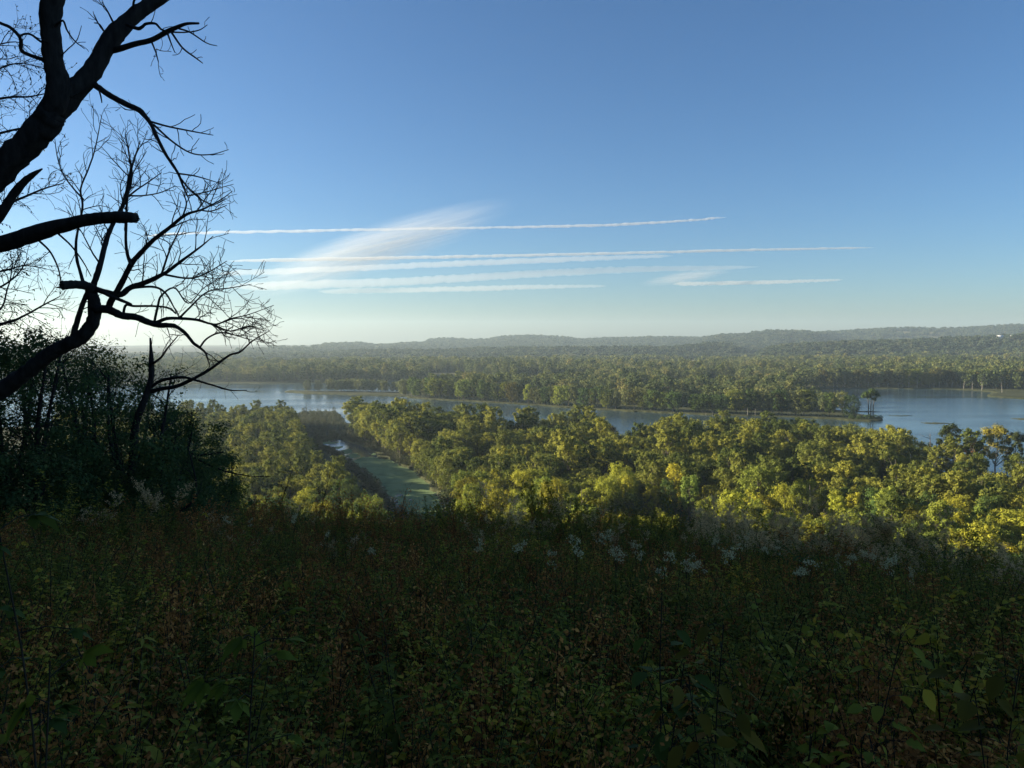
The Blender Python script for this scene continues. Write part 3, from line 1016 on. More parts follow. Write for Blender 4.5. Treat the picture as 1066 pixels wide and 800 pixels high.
def houses():
    wall_m, nt, out = newmat('white siding')
    p = N(nt, 'ShaderNodeBsdfPrincipled', Roughness=.6); p.inputs['Base Color'].default_value = (.78, .77, .74, 1); nt.links.new(p.outputs[0], out.inputs[0])
    roof_m, nt, out = newmat('grey metal roof')
    p = N(nt, 'ShaderNodeBsdfPrincipled', Roughness=.5); p.inputs['Base Color'].default_value = (.55, .56, .56, 1); nt.links.new(p.outputs[0], out.inputs[0])
    dark_m, nt, out = newmat('dark window glass')
    p = N(nt, 'ShaderNodeBsdfPrincipled', Roughness=.2); p.inputs['Base Color'].default_value = (.03, .035, .04, 1); nt.links.new(p.outputs[0], out.inputs[0])
    for px, dep, L, W, H, rz, lab in ((1040, 2140, 20, 11, 6, .2, 'long white barn on the hill at the far right, left of its pair'),
                                      (1047, 2150, 13, 9, 5, -.3, 'white farmhouse between the two barns on the far right hill'),
                                      (1053, 2145, 17, 10, 5.5, .1, 'white barn rightmost on the far right hill'),
                                      (955, 2120, 9, 7, 4, .4, 'small white house among the woods on the right hill')):
        x = (px - CX) / FPX * dep; y = dep
        z = float(terrain(x, y))
        t = thing('farm_building', lab, 'building', (x, y, z + 4.5 if dep < 3000 else z + 5), rz)
        b = MB()
        v = np.array([[a * L / 2, c * W / 2, e] for e in (-6, H) for a, c in ((-1, -1), (1, -1), (1, 1), (-1, 1))])
        b.add(v, [[0, 1, 5, 4], [1, 2, 6, 5], [2, 3, 7, 6], [3, 0, 4, 7]])
        g = np.array([[-L / 2, -W / 2, H], [-L / 2, W / 2, H], [-L / 2, 0, H + W * .38], [L / 2, -W / 2, H], [L / 2, W / 2, H], [L / 2, 0, H + W * .38]])
        b.add(g, [[0, 2, 1], [3, 4, 5]])
        b.obj('wall', wall_m, t)
        r = MB()
        e = .5; hh = H + .06
        up = W * .38
        for sgn in (-1, 1):
            q = np.array([[-L / 2 - e, sgn * (W / 2 + e), hh - .38 * e], [L / 2 + e, sgn * (W / 2 + e), hh - .38 * e], [L / 2 + e, 0, hh + up], [-L / 2 - e, 0, hh + up]])
            q2 = q + np.array([0, 0, .25])
            r.add(np.vstack([q, q2]), [[0, 1, 2, 3], [4, 7, 6, 5], [0, 4, 5, 1], [1, 5, 6, 2], [2, 6, 7, 3], [3, 7, 4, 0]])
        r.obj('roof', roof_m, t)
        for i in range(3):
            w = MB()
            xx = -L * .3 + i * L * .3
            w.add(np.array([[xx - .8, -W / 2 - .05, H - 3.4], [xx + .8, -W / 2 - .05, H - 3.4], [xx + .8, -W / 2 - .05, H - 1.6], [xx - .8, -W / 2 - .05, H - 1.6]]), [[0, 1, 2, 3]])
            w.obj('window', dark_m, t)


houses()
# ------------------------------------------------------------------ bare trees at the left
def spline(P, n):
    P = np.asarray(P, float)
    if len(P) < 3:
        t = np.linspace(0, 1, n)[:, None]
        return P[0] * (1 - t) + P[-1] * t
    Q = np.vstack([2 * P[0] - P[1], P, 2 * P[-1] - P[-2]])
    out = []
    m = len(P) - 1
    for u in np.linspace(0, m - 1e-6, n):
        i = int(u); t = u - i
        a, b, c, d = Q[i], Q[i + 1], Q[i + 2], Q[i + 3]
        out.append(.5 * (2 * b + (c - a) * t + (2 * a - 5 * b + 4 * c - d) * t * t + (3 * b - a - 3 * c + d) * t ** 3))
    return np.array(out)


def limb_path(pts, d0, d1, n=None, wmin=.6):
    """surveyed limb: (x, y, width) outline points, running from depth d0 to d1"""
    pts = np.array(pts, float)
    n = n or max(6, int(len(pts) * 4))
    s = spline(pts, n)
    seg = np.concatenate([[0], np.cumsum(np.hypot(*np.diff(s[:, :2], axis=0).T))]); seg /= seg[-1]
    dep = d0 + (d1 - d0) * seg
    P = np.array([deep(x, y, d) for (x, y, w), d in zip(s, dep)])
    r = np.maximum(s[:, 2], wmin) / FPX * dep * .5
    return P, r


tw_more = 1.5


def grow(mb, P, r, rng, dens, L, level, t0=.25, spread=(.5, 1.15), up=.15, rmin=.0034, away=None, leaves=None):
    seg = np.linalg.norm(np.diff(P, axis=0), axis=1); s = np.concatenate([[0], np.cumsum(seg)]); tot = s[-1]
    n = int(round(dens * tw_more * tot * (1 - t0) + rng.rand()))
    for i in range(n):
        t = t0 + (1 - t0) * ((i + rng.rand()) / max(n, 1))
        q = t * tot
        b = np.array([np.interp(q, s, P[:, k]) for k in range(3)])
        j = min(len(P) - 2, int(np.searchsorted(s, q, 'right') - 1))
        T = unit(P[j + 1] - P[j])
        rv = unit(rng.normal(size=3)); pr = unit(rv - T * (rv @ T))
        th = rng.uniform(*spread)
        d = math.cos(th) * T + math.sin(th) * pr + np.array([0, 0, up])
        if away is not None:
            d = d + away
        d = unit(d)
        l = L * rng.uniform(.4, 1.1) * (1.15 - .5 * t)
        m = 6
        path = [b]
        cur = unit(rng.normal(size=3)) * .35 + np.array([0, 0, up * .5])
        for k in range(1, m):
            d = unit(d + cur * .28 + rng.normal(size=3) * .17)
            path.append(path[-1] + d * l / (m - 1))
        path = np.array(path)
        r0 = min(.62 * np.interp(q, s, r), max(rmin * 1.5, .011 * l + rmin))
        rr = np.linspace(r0, rmin, m)
        mb.tube(path, rr, 4 if level > 1 else 3, False)
        if leaves is not None and rng.rand() < leaves[1]:
            leaves[0].append((path[-1], d)); leaves[0].append((path[-2], d)); leaves[0].append((path[-3], d))
        if level > 1:
            grow(mb, path, rr, rng, dens * 1.5, L * .52, level - 1, .2, spread, up, rmin, None, leaves)


def bare_tree(name, label, trunk, limbs, seed, base, mat, group=None, rough=.16):
    """trunk: (pts, d0, d1); limbs: dicts with pts, depths and twig growth. Parts: trunk, limb > twigs"""
    rng = np.random.RandomState(seed)
    t = thing(name, label, 'tree', base, 0, group)
    B = np.array(base)
    mb = MB()
    for pts, d0, d1 in trunk:
        P, r = limb_path(pts, d0, d1, len(pts) * 6)
        P = P - B + rng.normal(size=P.shape) * r[:, None] * .05
        mb.tube(P, r, 12, True, rough, rng)
    mb.obj('trunk', mat, t, True)
    for lb in limbs:
        m = MB(); tw = MB(); sides = []
        P, r = limb_path(lb['p'], lb['d'][0], lb['d'][1])
        P = P - B
        m.tube(P, r, 9, True, rough * 1.1, rng)
        if r[-1] > .03:
            d = unit(P[-1] - P[-2])
            for _ in range(7):
                o = P[-1] + unit(rng.normal(size=3)) * r[-1] * .55 - d * .03
                m.tube(np.array([o, o + d * r[-1] * rng.uniform(.5, 1.6) + rng.normal(size=3) * .008]), [r[-1] * .4, .003], 4, False)
        for q in lb.get('fork', []):
            P2, r2 = limb_path(q['p'], q['d'][0], q['d'][1])
            P2 = P2 - B
            tw = MB()
            tw.tube(P2, r2, 5, True)
            grow(tw, P2, r2, rng, q.get('n', 5), q.get('L', .35), q.get('lv', 2), q.get('t0', .3), up=q.get('up', .1))
            sides.append(tw)
        tw = m
        if lb.get('n', 3):
            grow(tw, P, r, rng, lb.get('n', 3), lb.get('L', .5), lb.get('lv', 2), lb.get('t0', .3), up=lb.get('up', .12))
        lo = m.obj('limb', mat, t, True)
        for q in sides:
            q.obj('side_branch', mat, lo)
    return t


gz = lambda x, y: float(terrain(x, y))
DB = M['dark_bark']
D = 8.0
bx, by = deep(-190, 420, 8.2)[:2]
bare_tree('leaning_tree', 'big dark leaning tree forking into two thick limbs at upper left', [
    ([(-230, 560, 40), (-190, 420, 38), (-140, 318, 36), (-95, 266, 34), (-40, 215, 32), (0, 177, 29), (30, 148, 29), (50, 124, 28), (58, 113, 22)], 8.4, 8.0)],
    [dict(p=[(46, 128, 22), (58, 106, 23), (60, 85, 21), (55, 60, 19), (53, 35, 18), (53, 14, 20), (58, -8, 20), (72, -40, 17), (80, -90, 12)], d=(8.0, 7.6), n=1.6, L=.35, t0=.1,
          fork=[dict(p=[(56, 68, 4.6), (44, 62, 4.4), (30, 57, 4), (22, 52, 4), (21, 40, 3.5), (11, 29, 3.5), (0, 24, 3.2), (-25, 12, 2)], d=(8, 7.7), n=2, L=.2),
                dict(p=[(52, 48, 3), (42, 43, 2.6), (32, 36, 2.4), (24, 36, 2.2), (20, 40, 2)], d=(7.9, 7.7), n=1, L=.15, lv=1),
                dict(p=[(55, 30, 2.6), (61, 24, 2.5), (66, 22, 2.2), (70, 32, 1.8), (78, 43, 1.4), (88, 51, .8)], d=(7.8, 7.5), n=4, L=.2, lv=1),
                dict(p=[(62, 60, 1.4), (70, 52, 1.2), (80, 42, 1), (85, 27, .6)], d=(7.9, 7.4), n=2, L=.15, lv=1)]),
     dict(p=[(44, 131, 24), (64, 108, 26), (80, 92, 22), (95, 75, 19.5), (107, 55, 18), (118, 38, 19), (130, 25, 17), (145, 12, 15), (160, 2, 13.5), (182, -12, 12), (230, -50, 8)], d=(8.0, 8.6), n=.8, L=.4, t0=.3,
          fork=[dict(p=[(110, 54, 7), (124, 51, 6.4), (140, 46, 5.8), (157, 42, 5.5), (172, 34, 5.5), (183, 29, 4.5), (194, 25, 3.2), (207, 24.5, 2.2)], d=(8.3, 7.9), n=0),
                dict(p=[(158, 44, 2), (162, 54, 1.6), (165, 65, 1)], d=(8.1, 8.0), n=9, L=.26),
                dict(p=[(174, 34, 2.2), (178, 45, 1.5), (182, 55, .9)], d=(8.0, 8.1), n=5, L=.18, lv=1),
                dict(p=[(178, 33, 2.4), (190, 50, 2), (203, 60, 1.7), (211, 66, 1)], d=(8.0, 7.8), n=3.5, L=.25, lv=1),
                dict(p=[(186, 30, 2), (198, 34, 1.7), (215, 45, 1.3), (226, 48, .7)], d=(7.9, 7.6), n=3, L=.22, lv=1),
                dict(p=[(132, 26, 4), (143, 30, 4), (148, 28, 3.4), (152, 25, 3), (162, 25, 2.6), (170, 32, 2.2), (188, 34, 1.6), (206, 32, 1.2), (216, 26, .7)], d=(8.2, 7.9), n=3, L=.25, lv=1),
                dict(p=[(118, 24, 2.2), (112, 12, 1.6), (106, 2, 1)], d=(8.2, 8.0), n=5, L=.3),
                dict(p=[(112, 40, 2.2), (104, 26, 1.6), (98, 24, 1)], d=(8.2, 8.3), n=5, L=.35),
                dict(p=[(140, 12, 3), (139, 3, 2.4), (145, -10, 1.6)], d=(8.3, 8.1), n=4, L=.3)]),
     dict(p=[(92, 84, 8), (102, 91, 6.4), (115, 100, 5.8), (130, 108, 5.6), (145, 115, 5.6), (151, 121, 4.6), (157, 129, 4), (163, 142, 3.6), (172, 160, 3.2), (180, 172, 3), (186, 182, 2.6), (191, 195, 2), (196, 206, 1.2)], d=(8.22, 7.3), n=3.2, L=.3, t0=.35,
          fork=[dict(p=[(157, 127, 2.4), (175, 132, 2), (200, 137, 1.6), (222, 141, .8)], d=(7.6, 7.4), n=7, L=.3, lv=1),
                dict(p=[(160, 130, 2.4), (180, 148, 2), (200, 160, 1.6), (220, 161, 1.2), (238, 156, .7)], d=(7.6, 7.2), n=5, L=.25, lv=1),
                dict(p=[(186, 181, 2), (205, 184, 1.5), (232, 192, .7)], d=(7.4, 7.1), n=6, L=.25, lv=1),
                dict(p=[(186, 183, 2.2), (198, 198, 1.8), (210, 208, 1.2), (226, 216, .7)], d=(7.4, 7.2), n=9, L=.35),
                dict(p=[(196, 204, 1.6), (215, 200, 1.2), (232, 195, .9), (243, 192, .6)], d=(7.3, 7.0), n=6, L=.22, lv=1),
                dict(p=[(103, 94, 1.8), (105, 101, 1.6), (106, 107, 1.2)], d=(7.9, 7.8), n=0)]),
     dict(p=[(-120, 292, 22), (-60, 267, 19), (0, 254, 17), (30, 245, 16.5), (60, 236, 14.5), (90, 229, 12.5), (112, 226.5, 12), (128, 226, 12), (141.5, 227, 10.5)], d=(8.2, 7.4), n=.9, L=.5, t0=.35, up=-.15,
          fork=[dict(p=[(40, 250, 2.6), (52, 262, 2), (60, 278, 1.6), (64, 294, 1)], d=(7.8, 7.6), n=2, L=.3, lv=1),
                dict(p=[(60, 243, 2.2), (74, 256, 1.8), (86, 272, 1.4), (95, 288, .9)], d=(7.7, 7.9), n=3, L=.3, lv=1)]),
     dict(p=[(-50, 262, 13), (-15, 240, 11), (2, 222, 10), (12, 206, 8.6), (24, 191, 7.6), (34, 182.5, 5.6), (44, 176, 1.6)], d=(8.2, 7.8), n=.7, L=.25, t0=.3)],
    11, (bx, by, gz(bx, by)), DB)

bx, by = deep(-170, 530, 10.2)[:2]
bare_tree('bare_tree', 'leafless tree with stub end and wide fan of fine twigs', [
    ([(-190, 640, 24), (-150, 540, 22), (-80, 462, 19), (0, 408, 16.5), (24, 391, 15.5), (45, 374, 14.8), (66, 361, 14.5), (84, 352, 14), (95, 339, 13), (99, 322, 12.5), (96, 306, 11.5), (91, 297, 8)], 10.2, 9.5)],
    [dict(p=[(98, 302, 10), (88, 297.5, 9.2), (78, 296.6, 8.6), (70, 297, 9), (64, 297.5, 10)], d=(9.5, 9.2), n=0),
     dict(p=[(75, 354, 6), (81, 332, 5.6), (89, 309, 5), (95, 298, 4)], d=(9.6, 9.5), n=1.5, L=.4),
     dict(p=[(96, 300, 6.4), (101, 286, 6), (106, 269, 5.4), (111, 249, 5), (118, 232, 4.4), (126, 218, 4), (131, 204, 4), (134, 190, 3.4), (136, 178, 2.6), (140, 165, 1.8), (146, 147, 1)], d=(9.5, 10.2), n=5.5, L=.75, up=.35, t0=.15,
          fork=[dict(p=[(131, 204, 2.6), (136, 192, 2.4), (137, 176, 2), (134, 160, 1.5), (131, 140, .9)], d=(10, 10), n=7, L=.55, up=.4),
                dict(p=[(132, 206, 2.2), (142, 198, 1.8), (154, 190, 1.4), (168, 180, .8)], d=(10, 9.5), n=6, L=.45, up=.3),
                dict(p=[(134, 204, 2), (148, 204, 1.6), (166, 201, 1.2), (182, 194, .7)], d=(10, 9.8), n=5, L=.4, up=.2)]),
     dict(p=[(88, 300, 4), (84, 285, 3.4), (80, 270, 3), (79, 255, 2.8), (81, 240, 2.4), (86, 215, 2.2), (84, 197, 1.8), (92, 176, 1.6), (99, 155, 1.3), (106, 120, .7)], d=(9.5, 10.6), n=4.5, L=.55, up=.35, t0=.3,
          fork=[dict(p=[(87, 208, 2), (76, 196, 1.7), (66, 182, 1.4), (60, 165, 1.1), (57, 145, .7)], d=(10.4, 10.6), n=5, L=.4, up=.3)]),
     dict(p=[(112, 322, 7), (116, 313, 6.6), (126, 296, 6), (136, 276, 5.6), (144, 266, 5), (159, 250.5, 4.4), (174, 239, 3.8), (193, 224, 3), (211, 218, 2), (230, 208, 1.2), (242, 199, .7)], d=(9.5, 8.7), n=5, L=.6, up=.2, t0=.2,
          fork=[dict(p=[(136, 276, 3.4), (132.5, 265, 3.2), (131, 250, 3), (131.5, 233, 2.8), (132, 214, 2.4), (134, 196, 1.6)], d=(9.2, 9.5), n=4, L=.45, up=.3),
                dict(p=[(190, 226, 2), (194, 212, 1.6), (190, 200, 1.1)], d=(8.9, 8.9), n=7, L=.35),
                dict(p=[(208, 219, 1.8), (220, 220, 1.4), (236, 214, .8)], d=(8.8, 8.6), n=7, L=.3)]),
     dict(p=[(99, 301, 6), (112, 305, 6), (125, 307, 6), (136, 299.5, 5.6), (152, 294, 5.2), (165, 288, 4.4), (174, 283, 3.6), (190, 271, 2.8), (209, 257, 1.8), (222, 246, .8)], d=(9.5, 9.1), n=5.5, L=.55, up=.2, t0=.3,
          fork=[dict(p=[(136, 300, 3), (160, 299, 2.6), (172, 305, 2.2), (180, 318, 1.6), (186, 330, 1)], d=(9.4, 9.2), n=4, L=.4),
                dict(p=[(168, 286, 2.6), (176, 262, 2), (184, 245, 1.5), (190, 232, .9)], d=(9.3, 9.5), n=6, L=.4, up=.3),
                dict(p=[(170, 286, 2.6), (196, 290, 2), (214, 285, 1.5), (236, 272, .8)], d=(9.3, 8.8), n=7, L=.45),
                dict(p=[(104, 302, 4.4), (114, 308, 4), (124, 312, 3.8), (134, 316, 3), (137, 317, 2)], d=(9.4, 9.2), n=0)]),
     dict(p=[(99, 322, 9), (114, 323, 8.2), (127.5, 329, 7.4), (142, 330.5, 6.8), (153, 335, 6.4), (164, 338.5, 6), (177, 339, 5), (183, 340, 4.2), (193, 347, 3.6), (201, 357, 3.2), (208, 362, 2.8), (214, 368, 2), (218, 380, 1.2)], d=(9.5, 8.8), n=3.2, L=.45, t0=.2,
          fork=[dict(p=[(163, 336, 4), (174, 332, 3.8), (190, 332, 3.4), (206, 333.5, 3), (224, 338, 2), (240, 332, 1.5), (258, 328, 1.1), (285, 318, .6)], d=(9.2, 8.6), n=8, L=.55, up=.05),
                dict(p=[(208, 362, 2.2), (215, 353, 2), (227, 347, 1.8), (240, 348, 1.4), (260, 354, .8)], d=(8.9, 8.5), n=7, L=.4, up=0),
                dict(p=[(160, 338, 3), (164, 320, 2.6), (168, 308, 2.2), (182, 300, 1.8), (196, 316, 1.4), (212, 300, 1), (232, 288, .6)], d=(9.2, 8.9), n=7, L=.5, up=.1),
                dict(p=[(186, 332, 2.6), (198, 320, 2), (216, 304, 1.6), (240, 300, 1.2), (262, 296, .6)], d=(9.1, 8.4), n=8, L=.5, up=0),
                dict(p=[(220, 337, 2), (240, 345, 1.5), (258, 340, 1.1), (278, 345, .6)], d=(8.9, 8.4), n=9, L=.4, up=0),
                dict(p=[(128, 328, 3), (131, 318, 2.8), (140, 319, 2.6), (160, 319, 2.4), (176, 321, 2), (183, 327, 1.2)], d=(9.4, 9.2), n=2, L=.3)])],
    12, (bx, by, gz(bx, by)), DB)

# sparse-leaved tree behind, reaching in from the left
lv = []
rng = np.random.RandomState(41)
bx, by = deep(-260, 520, 13)[:2]
t = thing('sparse_leaved_tree', 'thin tree with sparse small leaves behind the leaning trunk at far left', 'tree', (bx, by, gz(bx, by)))
B = np.array(t.location)
mb = MB()
P, r = limb_path([(-262, 560, 18), (-235, 400, 15), (-200, 250, 12), (-170, 140, 9), (-150, 40, 6), (-140, -60, 3)], 13, 13.4, 24)
mb.tube(P - B, r, 8, True, .15, rng)
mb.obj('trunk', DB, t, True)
tw = MB()
for p in ([(-200, 240, 5), (-120, 190, 4), (-60, 158, 3.4), (0, 139, 2.6), (26, 133, 1.8), (42, 128, 1)], [(-180, 160, 5), (-90, 122, 3.6), (0, 103, 2.6), (30, 101, 1.8), (50, 97, 1)], [(-165, 110, 4), (-80, 70, 3), (-20, 52, 2), (18, 44, 1), (40, 60, .7)],
          [(-175, 140, 4), (-70, 108, 3), (-10, 76, 2), (20, 66, 1.2), (46, 72, .7)], [(-210, 270, 5), (-110, 238, 4), (-40, 228, 3.2), (16, 209, 2.6), (45, 197, 1.8), (66, 191, 1)], [(-230, 390, 5), (-120, 366, 4), (0, 338, 3.2), (25, 329, 2.4), (45, 318, 1.8), (62, 309, 1)],
          [(-225, 350, 4.5), (-110, 320, 3.5), (-20, 306, 2.6), (14, 290, 1.8), (30, 268, 1)], [(-215, 300, 4), (-100, 282, 3), (-10, 284, 2.2), (24, 277, 1.4), (48, 280, .8)], [(-230, 380, 4), (-100, 352, 3), (-10, 330, 2.2), (8, 300, 1.5), (14, 270, .9)]):
    P, r = limb_path(p, 13, 12.4 + rng.rand() * 1.5)
    tw.tube(P - B, r, 5, True)
    grow(tw, P - B, r, rng, 6.5, .75, 2, .35, up=.06, leaves=(lv, .6))
lo = tw.obj('limbs', DB, t)
M['sparse_leaf'] = leaf_mat('small thin leaves', [(0, (.06, .055, .02)), (.6, (.10, .09, .03)), (1, (.15, .10, .04))], .5, False, .2, .1)
lf = MB()
lp = np.array([q[0] for q in lv]); ld = np.array([q[1] for q in lv])
keep = rng.rand(len(lp)) < .7
lp, ld = lp[keep], ld[keep]
lf.leaves(lp, unit(ld + rng.normal(size=lp.shape) * .6 + np.array([0, 0, -.4])), np.tile([0, 0, 1.0], (len(lp), 1)) + rng.normal(size=lp.shape) * .4, rng.uniform(.03, .06, len(lp)), rng.uniform(.018, .03, len(lp)))
lf.obj('leaves', M['sparse_leaf'], t)

# ------------------------------------------------------------------ leafy small trees on the bluff edge at the left
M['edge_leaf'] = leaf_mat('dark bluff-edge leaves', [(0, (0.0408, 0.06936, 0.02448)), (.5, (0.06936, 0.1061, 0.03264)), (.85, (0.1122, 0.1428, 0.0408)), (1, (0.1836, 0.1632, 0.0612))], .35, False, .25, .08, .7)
EDGE = [(132, 24, 6.5, 5.2, 'round', 'dark leafy tree with forked trunk and long bare limbs reaching right over the valley', True),
        (25, 20, 6.4, 4.4, 'round', 'dark leafy small tree with a Y-forked trunk near the far left edge', False),
        (92, 27, 7.6, 5.0, 'round', 'dark leafy tree standing just left of the tree with long bare limbs', False),
        (188, 27, 5.2, 4.2, 'bush', 'low dark leafy tree rightmost of the clump on the bluff edge', False),
        (58, 30, 8.6, 5.5, 'round', 'taller dark leafy tree at the back of the bluff-edge clump', False),
        (-45, 21, 7.4, 5.0, 'round', 'dark leafy tree cut by the left edge of the view', False),
        (0, 26, 7.6, 5.0, 'bush', 'dark leafy bush-like tree behind the Y-forked small tree', False),
        (120, 33, 8.4, 6.0, 'bush', 'broad dark leafy tree at the back of the clump, behind the long bare limbs', False),
        (78, 22, 3.6, 4.2, 'bush', 'low dark brush in front of the clump, left of the forked trunk', False),
        (18, 18, 2.8, 3.4, 'bush', 'low dark brush below the Y-forked small tree', False),
        (168, 31, 6.6, 5.0, 'bush', 'dark leafy tree between the forked trunk and the rightmost low tree', False),
        (215, 34, 5.2, 4.2, 'bush', 'small dark leafy tree at the right end of the clump, past the low one', False),
        (165, 21, 3.6, 4.0, 'bush', 'low dark brush at the foot of the forked trunk on its right', False)]
for i, (px, dep, H, W, kind, lab, reach) in enumerate(EDGE):
    r_ = np.random.RandomState(800 + i)
    x = (px - CX) / FPX * dep; y = dep
    z = gz(x, y)
    t = thing('bluff_edge_tree', lab, 'tree', (x, y, z))
    B = np.array([x, y, z])
    tk, cr = MB(), MB()
    stems = 3 if i in (0, 1) else 2
    ends = []
    for s in range(stems):
        a = s * 2.3 + i
        o = np.array([math.cos(a), math.sin(a) * .6, 0]) * W * .16
        P = spline([o * .25 + [0, 0, -.3], o * .5 + [0, 0, H * .25], o * 1.3 + r_.normal(size=3) * .15 + [0, 0, H * .55], o * 1.7 + [0, 0, H * .86]], 10)
        rr = np.linspace(.115, .025, 10) * H / 6.5
        tk.tube(P, rr, 8, True, .15, r_)
        grow(tk, P, rr, r_, 2.6, H * .27, 2, .28, up=.2, rmin=.004)
    K = 46 if kind == 'round' else 34
    C, rad = [], []
    low = .22 if kind == 'round' else .1
    for k in range(K):
        f = low + (1 - low) * ((k + r_.rand()) / K)
        env = math.sin(math.pi * min(.95, .2 + .72 * (f - low) / (1 - low))) ** .7
        a = k * 2.4 + r_.rand()
        q = W * .5 * env * r_.uniform(.3, 1.0)
        rb = W * r_.uniform(.08, .15)
        C.append((q * math.cos(a), q * math.sin(a), f * H - rb)); rad.append(rb)
    crown_leaves(cr, C, rad, 6500 if reach else 11500, .046, r_, .8, .5)
    tk.obj('trunk', DB, t, True)
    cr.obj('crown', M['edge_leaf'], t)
    if reach:
        for p, d0, d1, n in (([(135, 519, 11), (139, 470, 9), (141, 443, 8), (150, 418, 7), (157, 395, 6), (157.5, 378, 5.5), (157, 362, 3), (156.5, 352, 2)], 23.6, 23.2, 1.2),
                             ([(157, 408, 5), (168, 405, 4.4), (185, 402, 4), (208, 391, 3.4), (221, 383, 3), (239, 370, 2.4), (250, 366.6, 2), (263, 355, 1.5), (280, 345, .8)], 23.4, 21.5, 1.6),
                             ([(156, 404, 3.6), (169, 396, 3.2), (190, 393, 2.8), (205, 396.5, 2.4), (224, 402, 1.9), (240, 406.5, 1.5), (257, 406.5, .8)], 23.4, 21.8, 1.6),
                             ([(157, 380, 3), (167, 373, 2.6), (175, 362, 2), (186, 349, 1)], 23.2, 22.6, 1.6),
                             ([(140, 479, 4), (158, 470, 3.4), (183, 467, 2.8), (205, 474, 2), (232, 471, 1)], 23.5, 22, 1.2),
                             ([(190, 470, 2.4), (217, 484, 1.9), (239, 492, 1.5), (262, 496, 1.1), (282, 496, .7)], 22.6, 21.8, 1)):
            P, r = limb_path(p, d0, d1)
            m = MB(); m.tube(P - B, r, 6, True, .1, r_)
            grow(m, P - B, r, r_, n, .8, 2, .3, up=.1, rmin=.004)
            m.obj('limb', DB, t, True)

# two bare saplings at the bluff edge, right of the clump
for px, dep, H, lab in ((283, 30, 3.4, 'slim leaning bare sapling on the bluff edge beside the leafy clump'), (326, 33, 4.2, 'slim bare sapling on the bluff edge in front of the slough wood')):
    x = (px - CX) / FPX * dep; y = dep; r_ = np.random.RandomState(int(px))
    t = thing('bare_sapling', lab, 'sapling', (x, y, gz(x, y)))
    m = MB()
    P = spline([(0, 0, -.2), (.1, 0, H * .35), (.45, 0, H * .7), (.8, .1, H)], 10); rr = np.linspace(.035, .007, 10)
    m.tube(P, rr, 6); grow(m, P, rr, r_, 3.2, .9, 2, .4, up=.25, rmin=.004); m.obj('stem', DB, t)

# trees on the bluff slope below the left edge
SLOPE = []
for i, (kind, H, W) in enumerate([('round', 11, 8), ('bush', 9, 7.5), ('round', 12, 7.5)]):
    tk, cr = tree_shape(np.random.RandomState(880 + i), H, W, kind, 15000, .10, 7)
    SLOPE.append((kind, H, tk.mesh('trunk', M['bark'], True), cr.mesh('crown', M['crown'])))
rng = np.random.RandomState(55)
for px, dep, H in ((150, 52, 11), (190, 60, 12), (228, 50, 9.5), (250, 64, 12.5), (272, 56, 10), (205, 78, 14), (300, 72, 12), (330, 84, 13), (355, 92, 12), (275, 90, 15), (238, 98, 16), (120, 70, 15), (385, 104, 10.5), (318, 60, 8), (180, 95, 17)):
    x = (px - CX) / FPX * dep; y = dep
    put_tree('slope_tree', SLOPE, rng.choice(3), x, y, H, rng.rand() * 6, tint(OLI if dep > 70 else DRK, rng, .15), 'leafy tree on the bluff slope between the left clump and the slough', 'trees on the bluff slope below the left clump')

# unseen woods beside the viewpoint, added to help shade the foreground
rows = []
rng = np.random.RandomState(57)
for _ in range(900):
    x = rng.uniform(-150, 120); y = rng.uniform(-75, 105)
    u = -x - (.74 * max(y, 0) + 11)
    if (u > 4 and y > -12) :
        if all((x - q[0]) ** 2 + (y - q[1]) ** 2 > 30 for q in rows):
            rows.append((x, y, gz(x, y), rng.uniform(11, 16), rng.choice(5)))
scatter_trees('shade_woods', rows, NEARMASS, 'unseen woods added beside the viewpoint to shade the bluff top', rng)


# ------------------------------------------------------------------ foreground thicket
def many(parts):
    """[(MB, material)] as one plant mesh"""
    V = []; F = []; idx = []; off = 0
    parts = [p for p in parts if p[0].n]
    for i, (mb, m) in enumerate(parts):
        V += mb.v
        for x in mb.f.values():
            f = np.concatenate(x) + off
            F.append(f); idx.append(np.full(len(f), i, np.int32))
        off += mb.n
    me = make_mesh('weed', np.vstack(V), F, None)
    for _, m in parts:
        me.materials.append(m)
    me.polygons.foreach_set('material_index', np.concatenate(idx))
    return me


M['forb'] = leaf_mat('weed leaves', [(0, (0.088, 0.09513, 0.01825)), (.45, (0.1651, 0.1704, 0.0274)), (.8, (0.275, 0.2298, 0.03652)), (1, (0.385, 0.2219, 0.04565))], .3, False, .55, .06, .75)
M['dry'] = leaf_mat('withered brown leaves', [(0, (0.2218, 0.09036, 0.02896)), (.5, (0.4094, 0.1687, 0.04706)), (.85, (0.6654, 0.2894, 0.0724)), (1, (1.004, 0.5881, 0.158))], .2, False, .5, .03, .9)
M['broad'] = leaf_mat('broad autumn leaves', [(0, (0.1769, 0.2085, 0.02901)), (.45, (0.3208, 0.294, 0.03627)), (.8, (0.5526, 0.3886, 0.04715)), (1, (0.8843, 0.3698, 0.05801))], .35, False, .4, .08, .65)
M['grass'] = leaf_mat('dull grass', [(0, (0.1572, 0.1555, 0.03173)), (.6, (0.2781, 0.2384, 0.05949)), (1, (0.4836, 0.3421, 0.09914))], .25, False, .5, .05, .8)
M['fluff'] = leaf_mat('pale seed fluff', [(0, (0.507, 0.3526, 0.1649)), (.6, (0.8111, 0.5809, 0.2927)), (1, (1.014, 0.7213, 0.387))], .4, False, .5, .02, .9)
M['white'] = leaf_mat('white florets', [(0, (0.5278, 0.4161, 0.2206)), (1, (0.697, 0.6724, 0.3811))], .35, False, .3, .05, .8)
M['stem'] = bark_mat('weed stems', (.022, .020, .012), (.06, .045, .028), 30, .2)


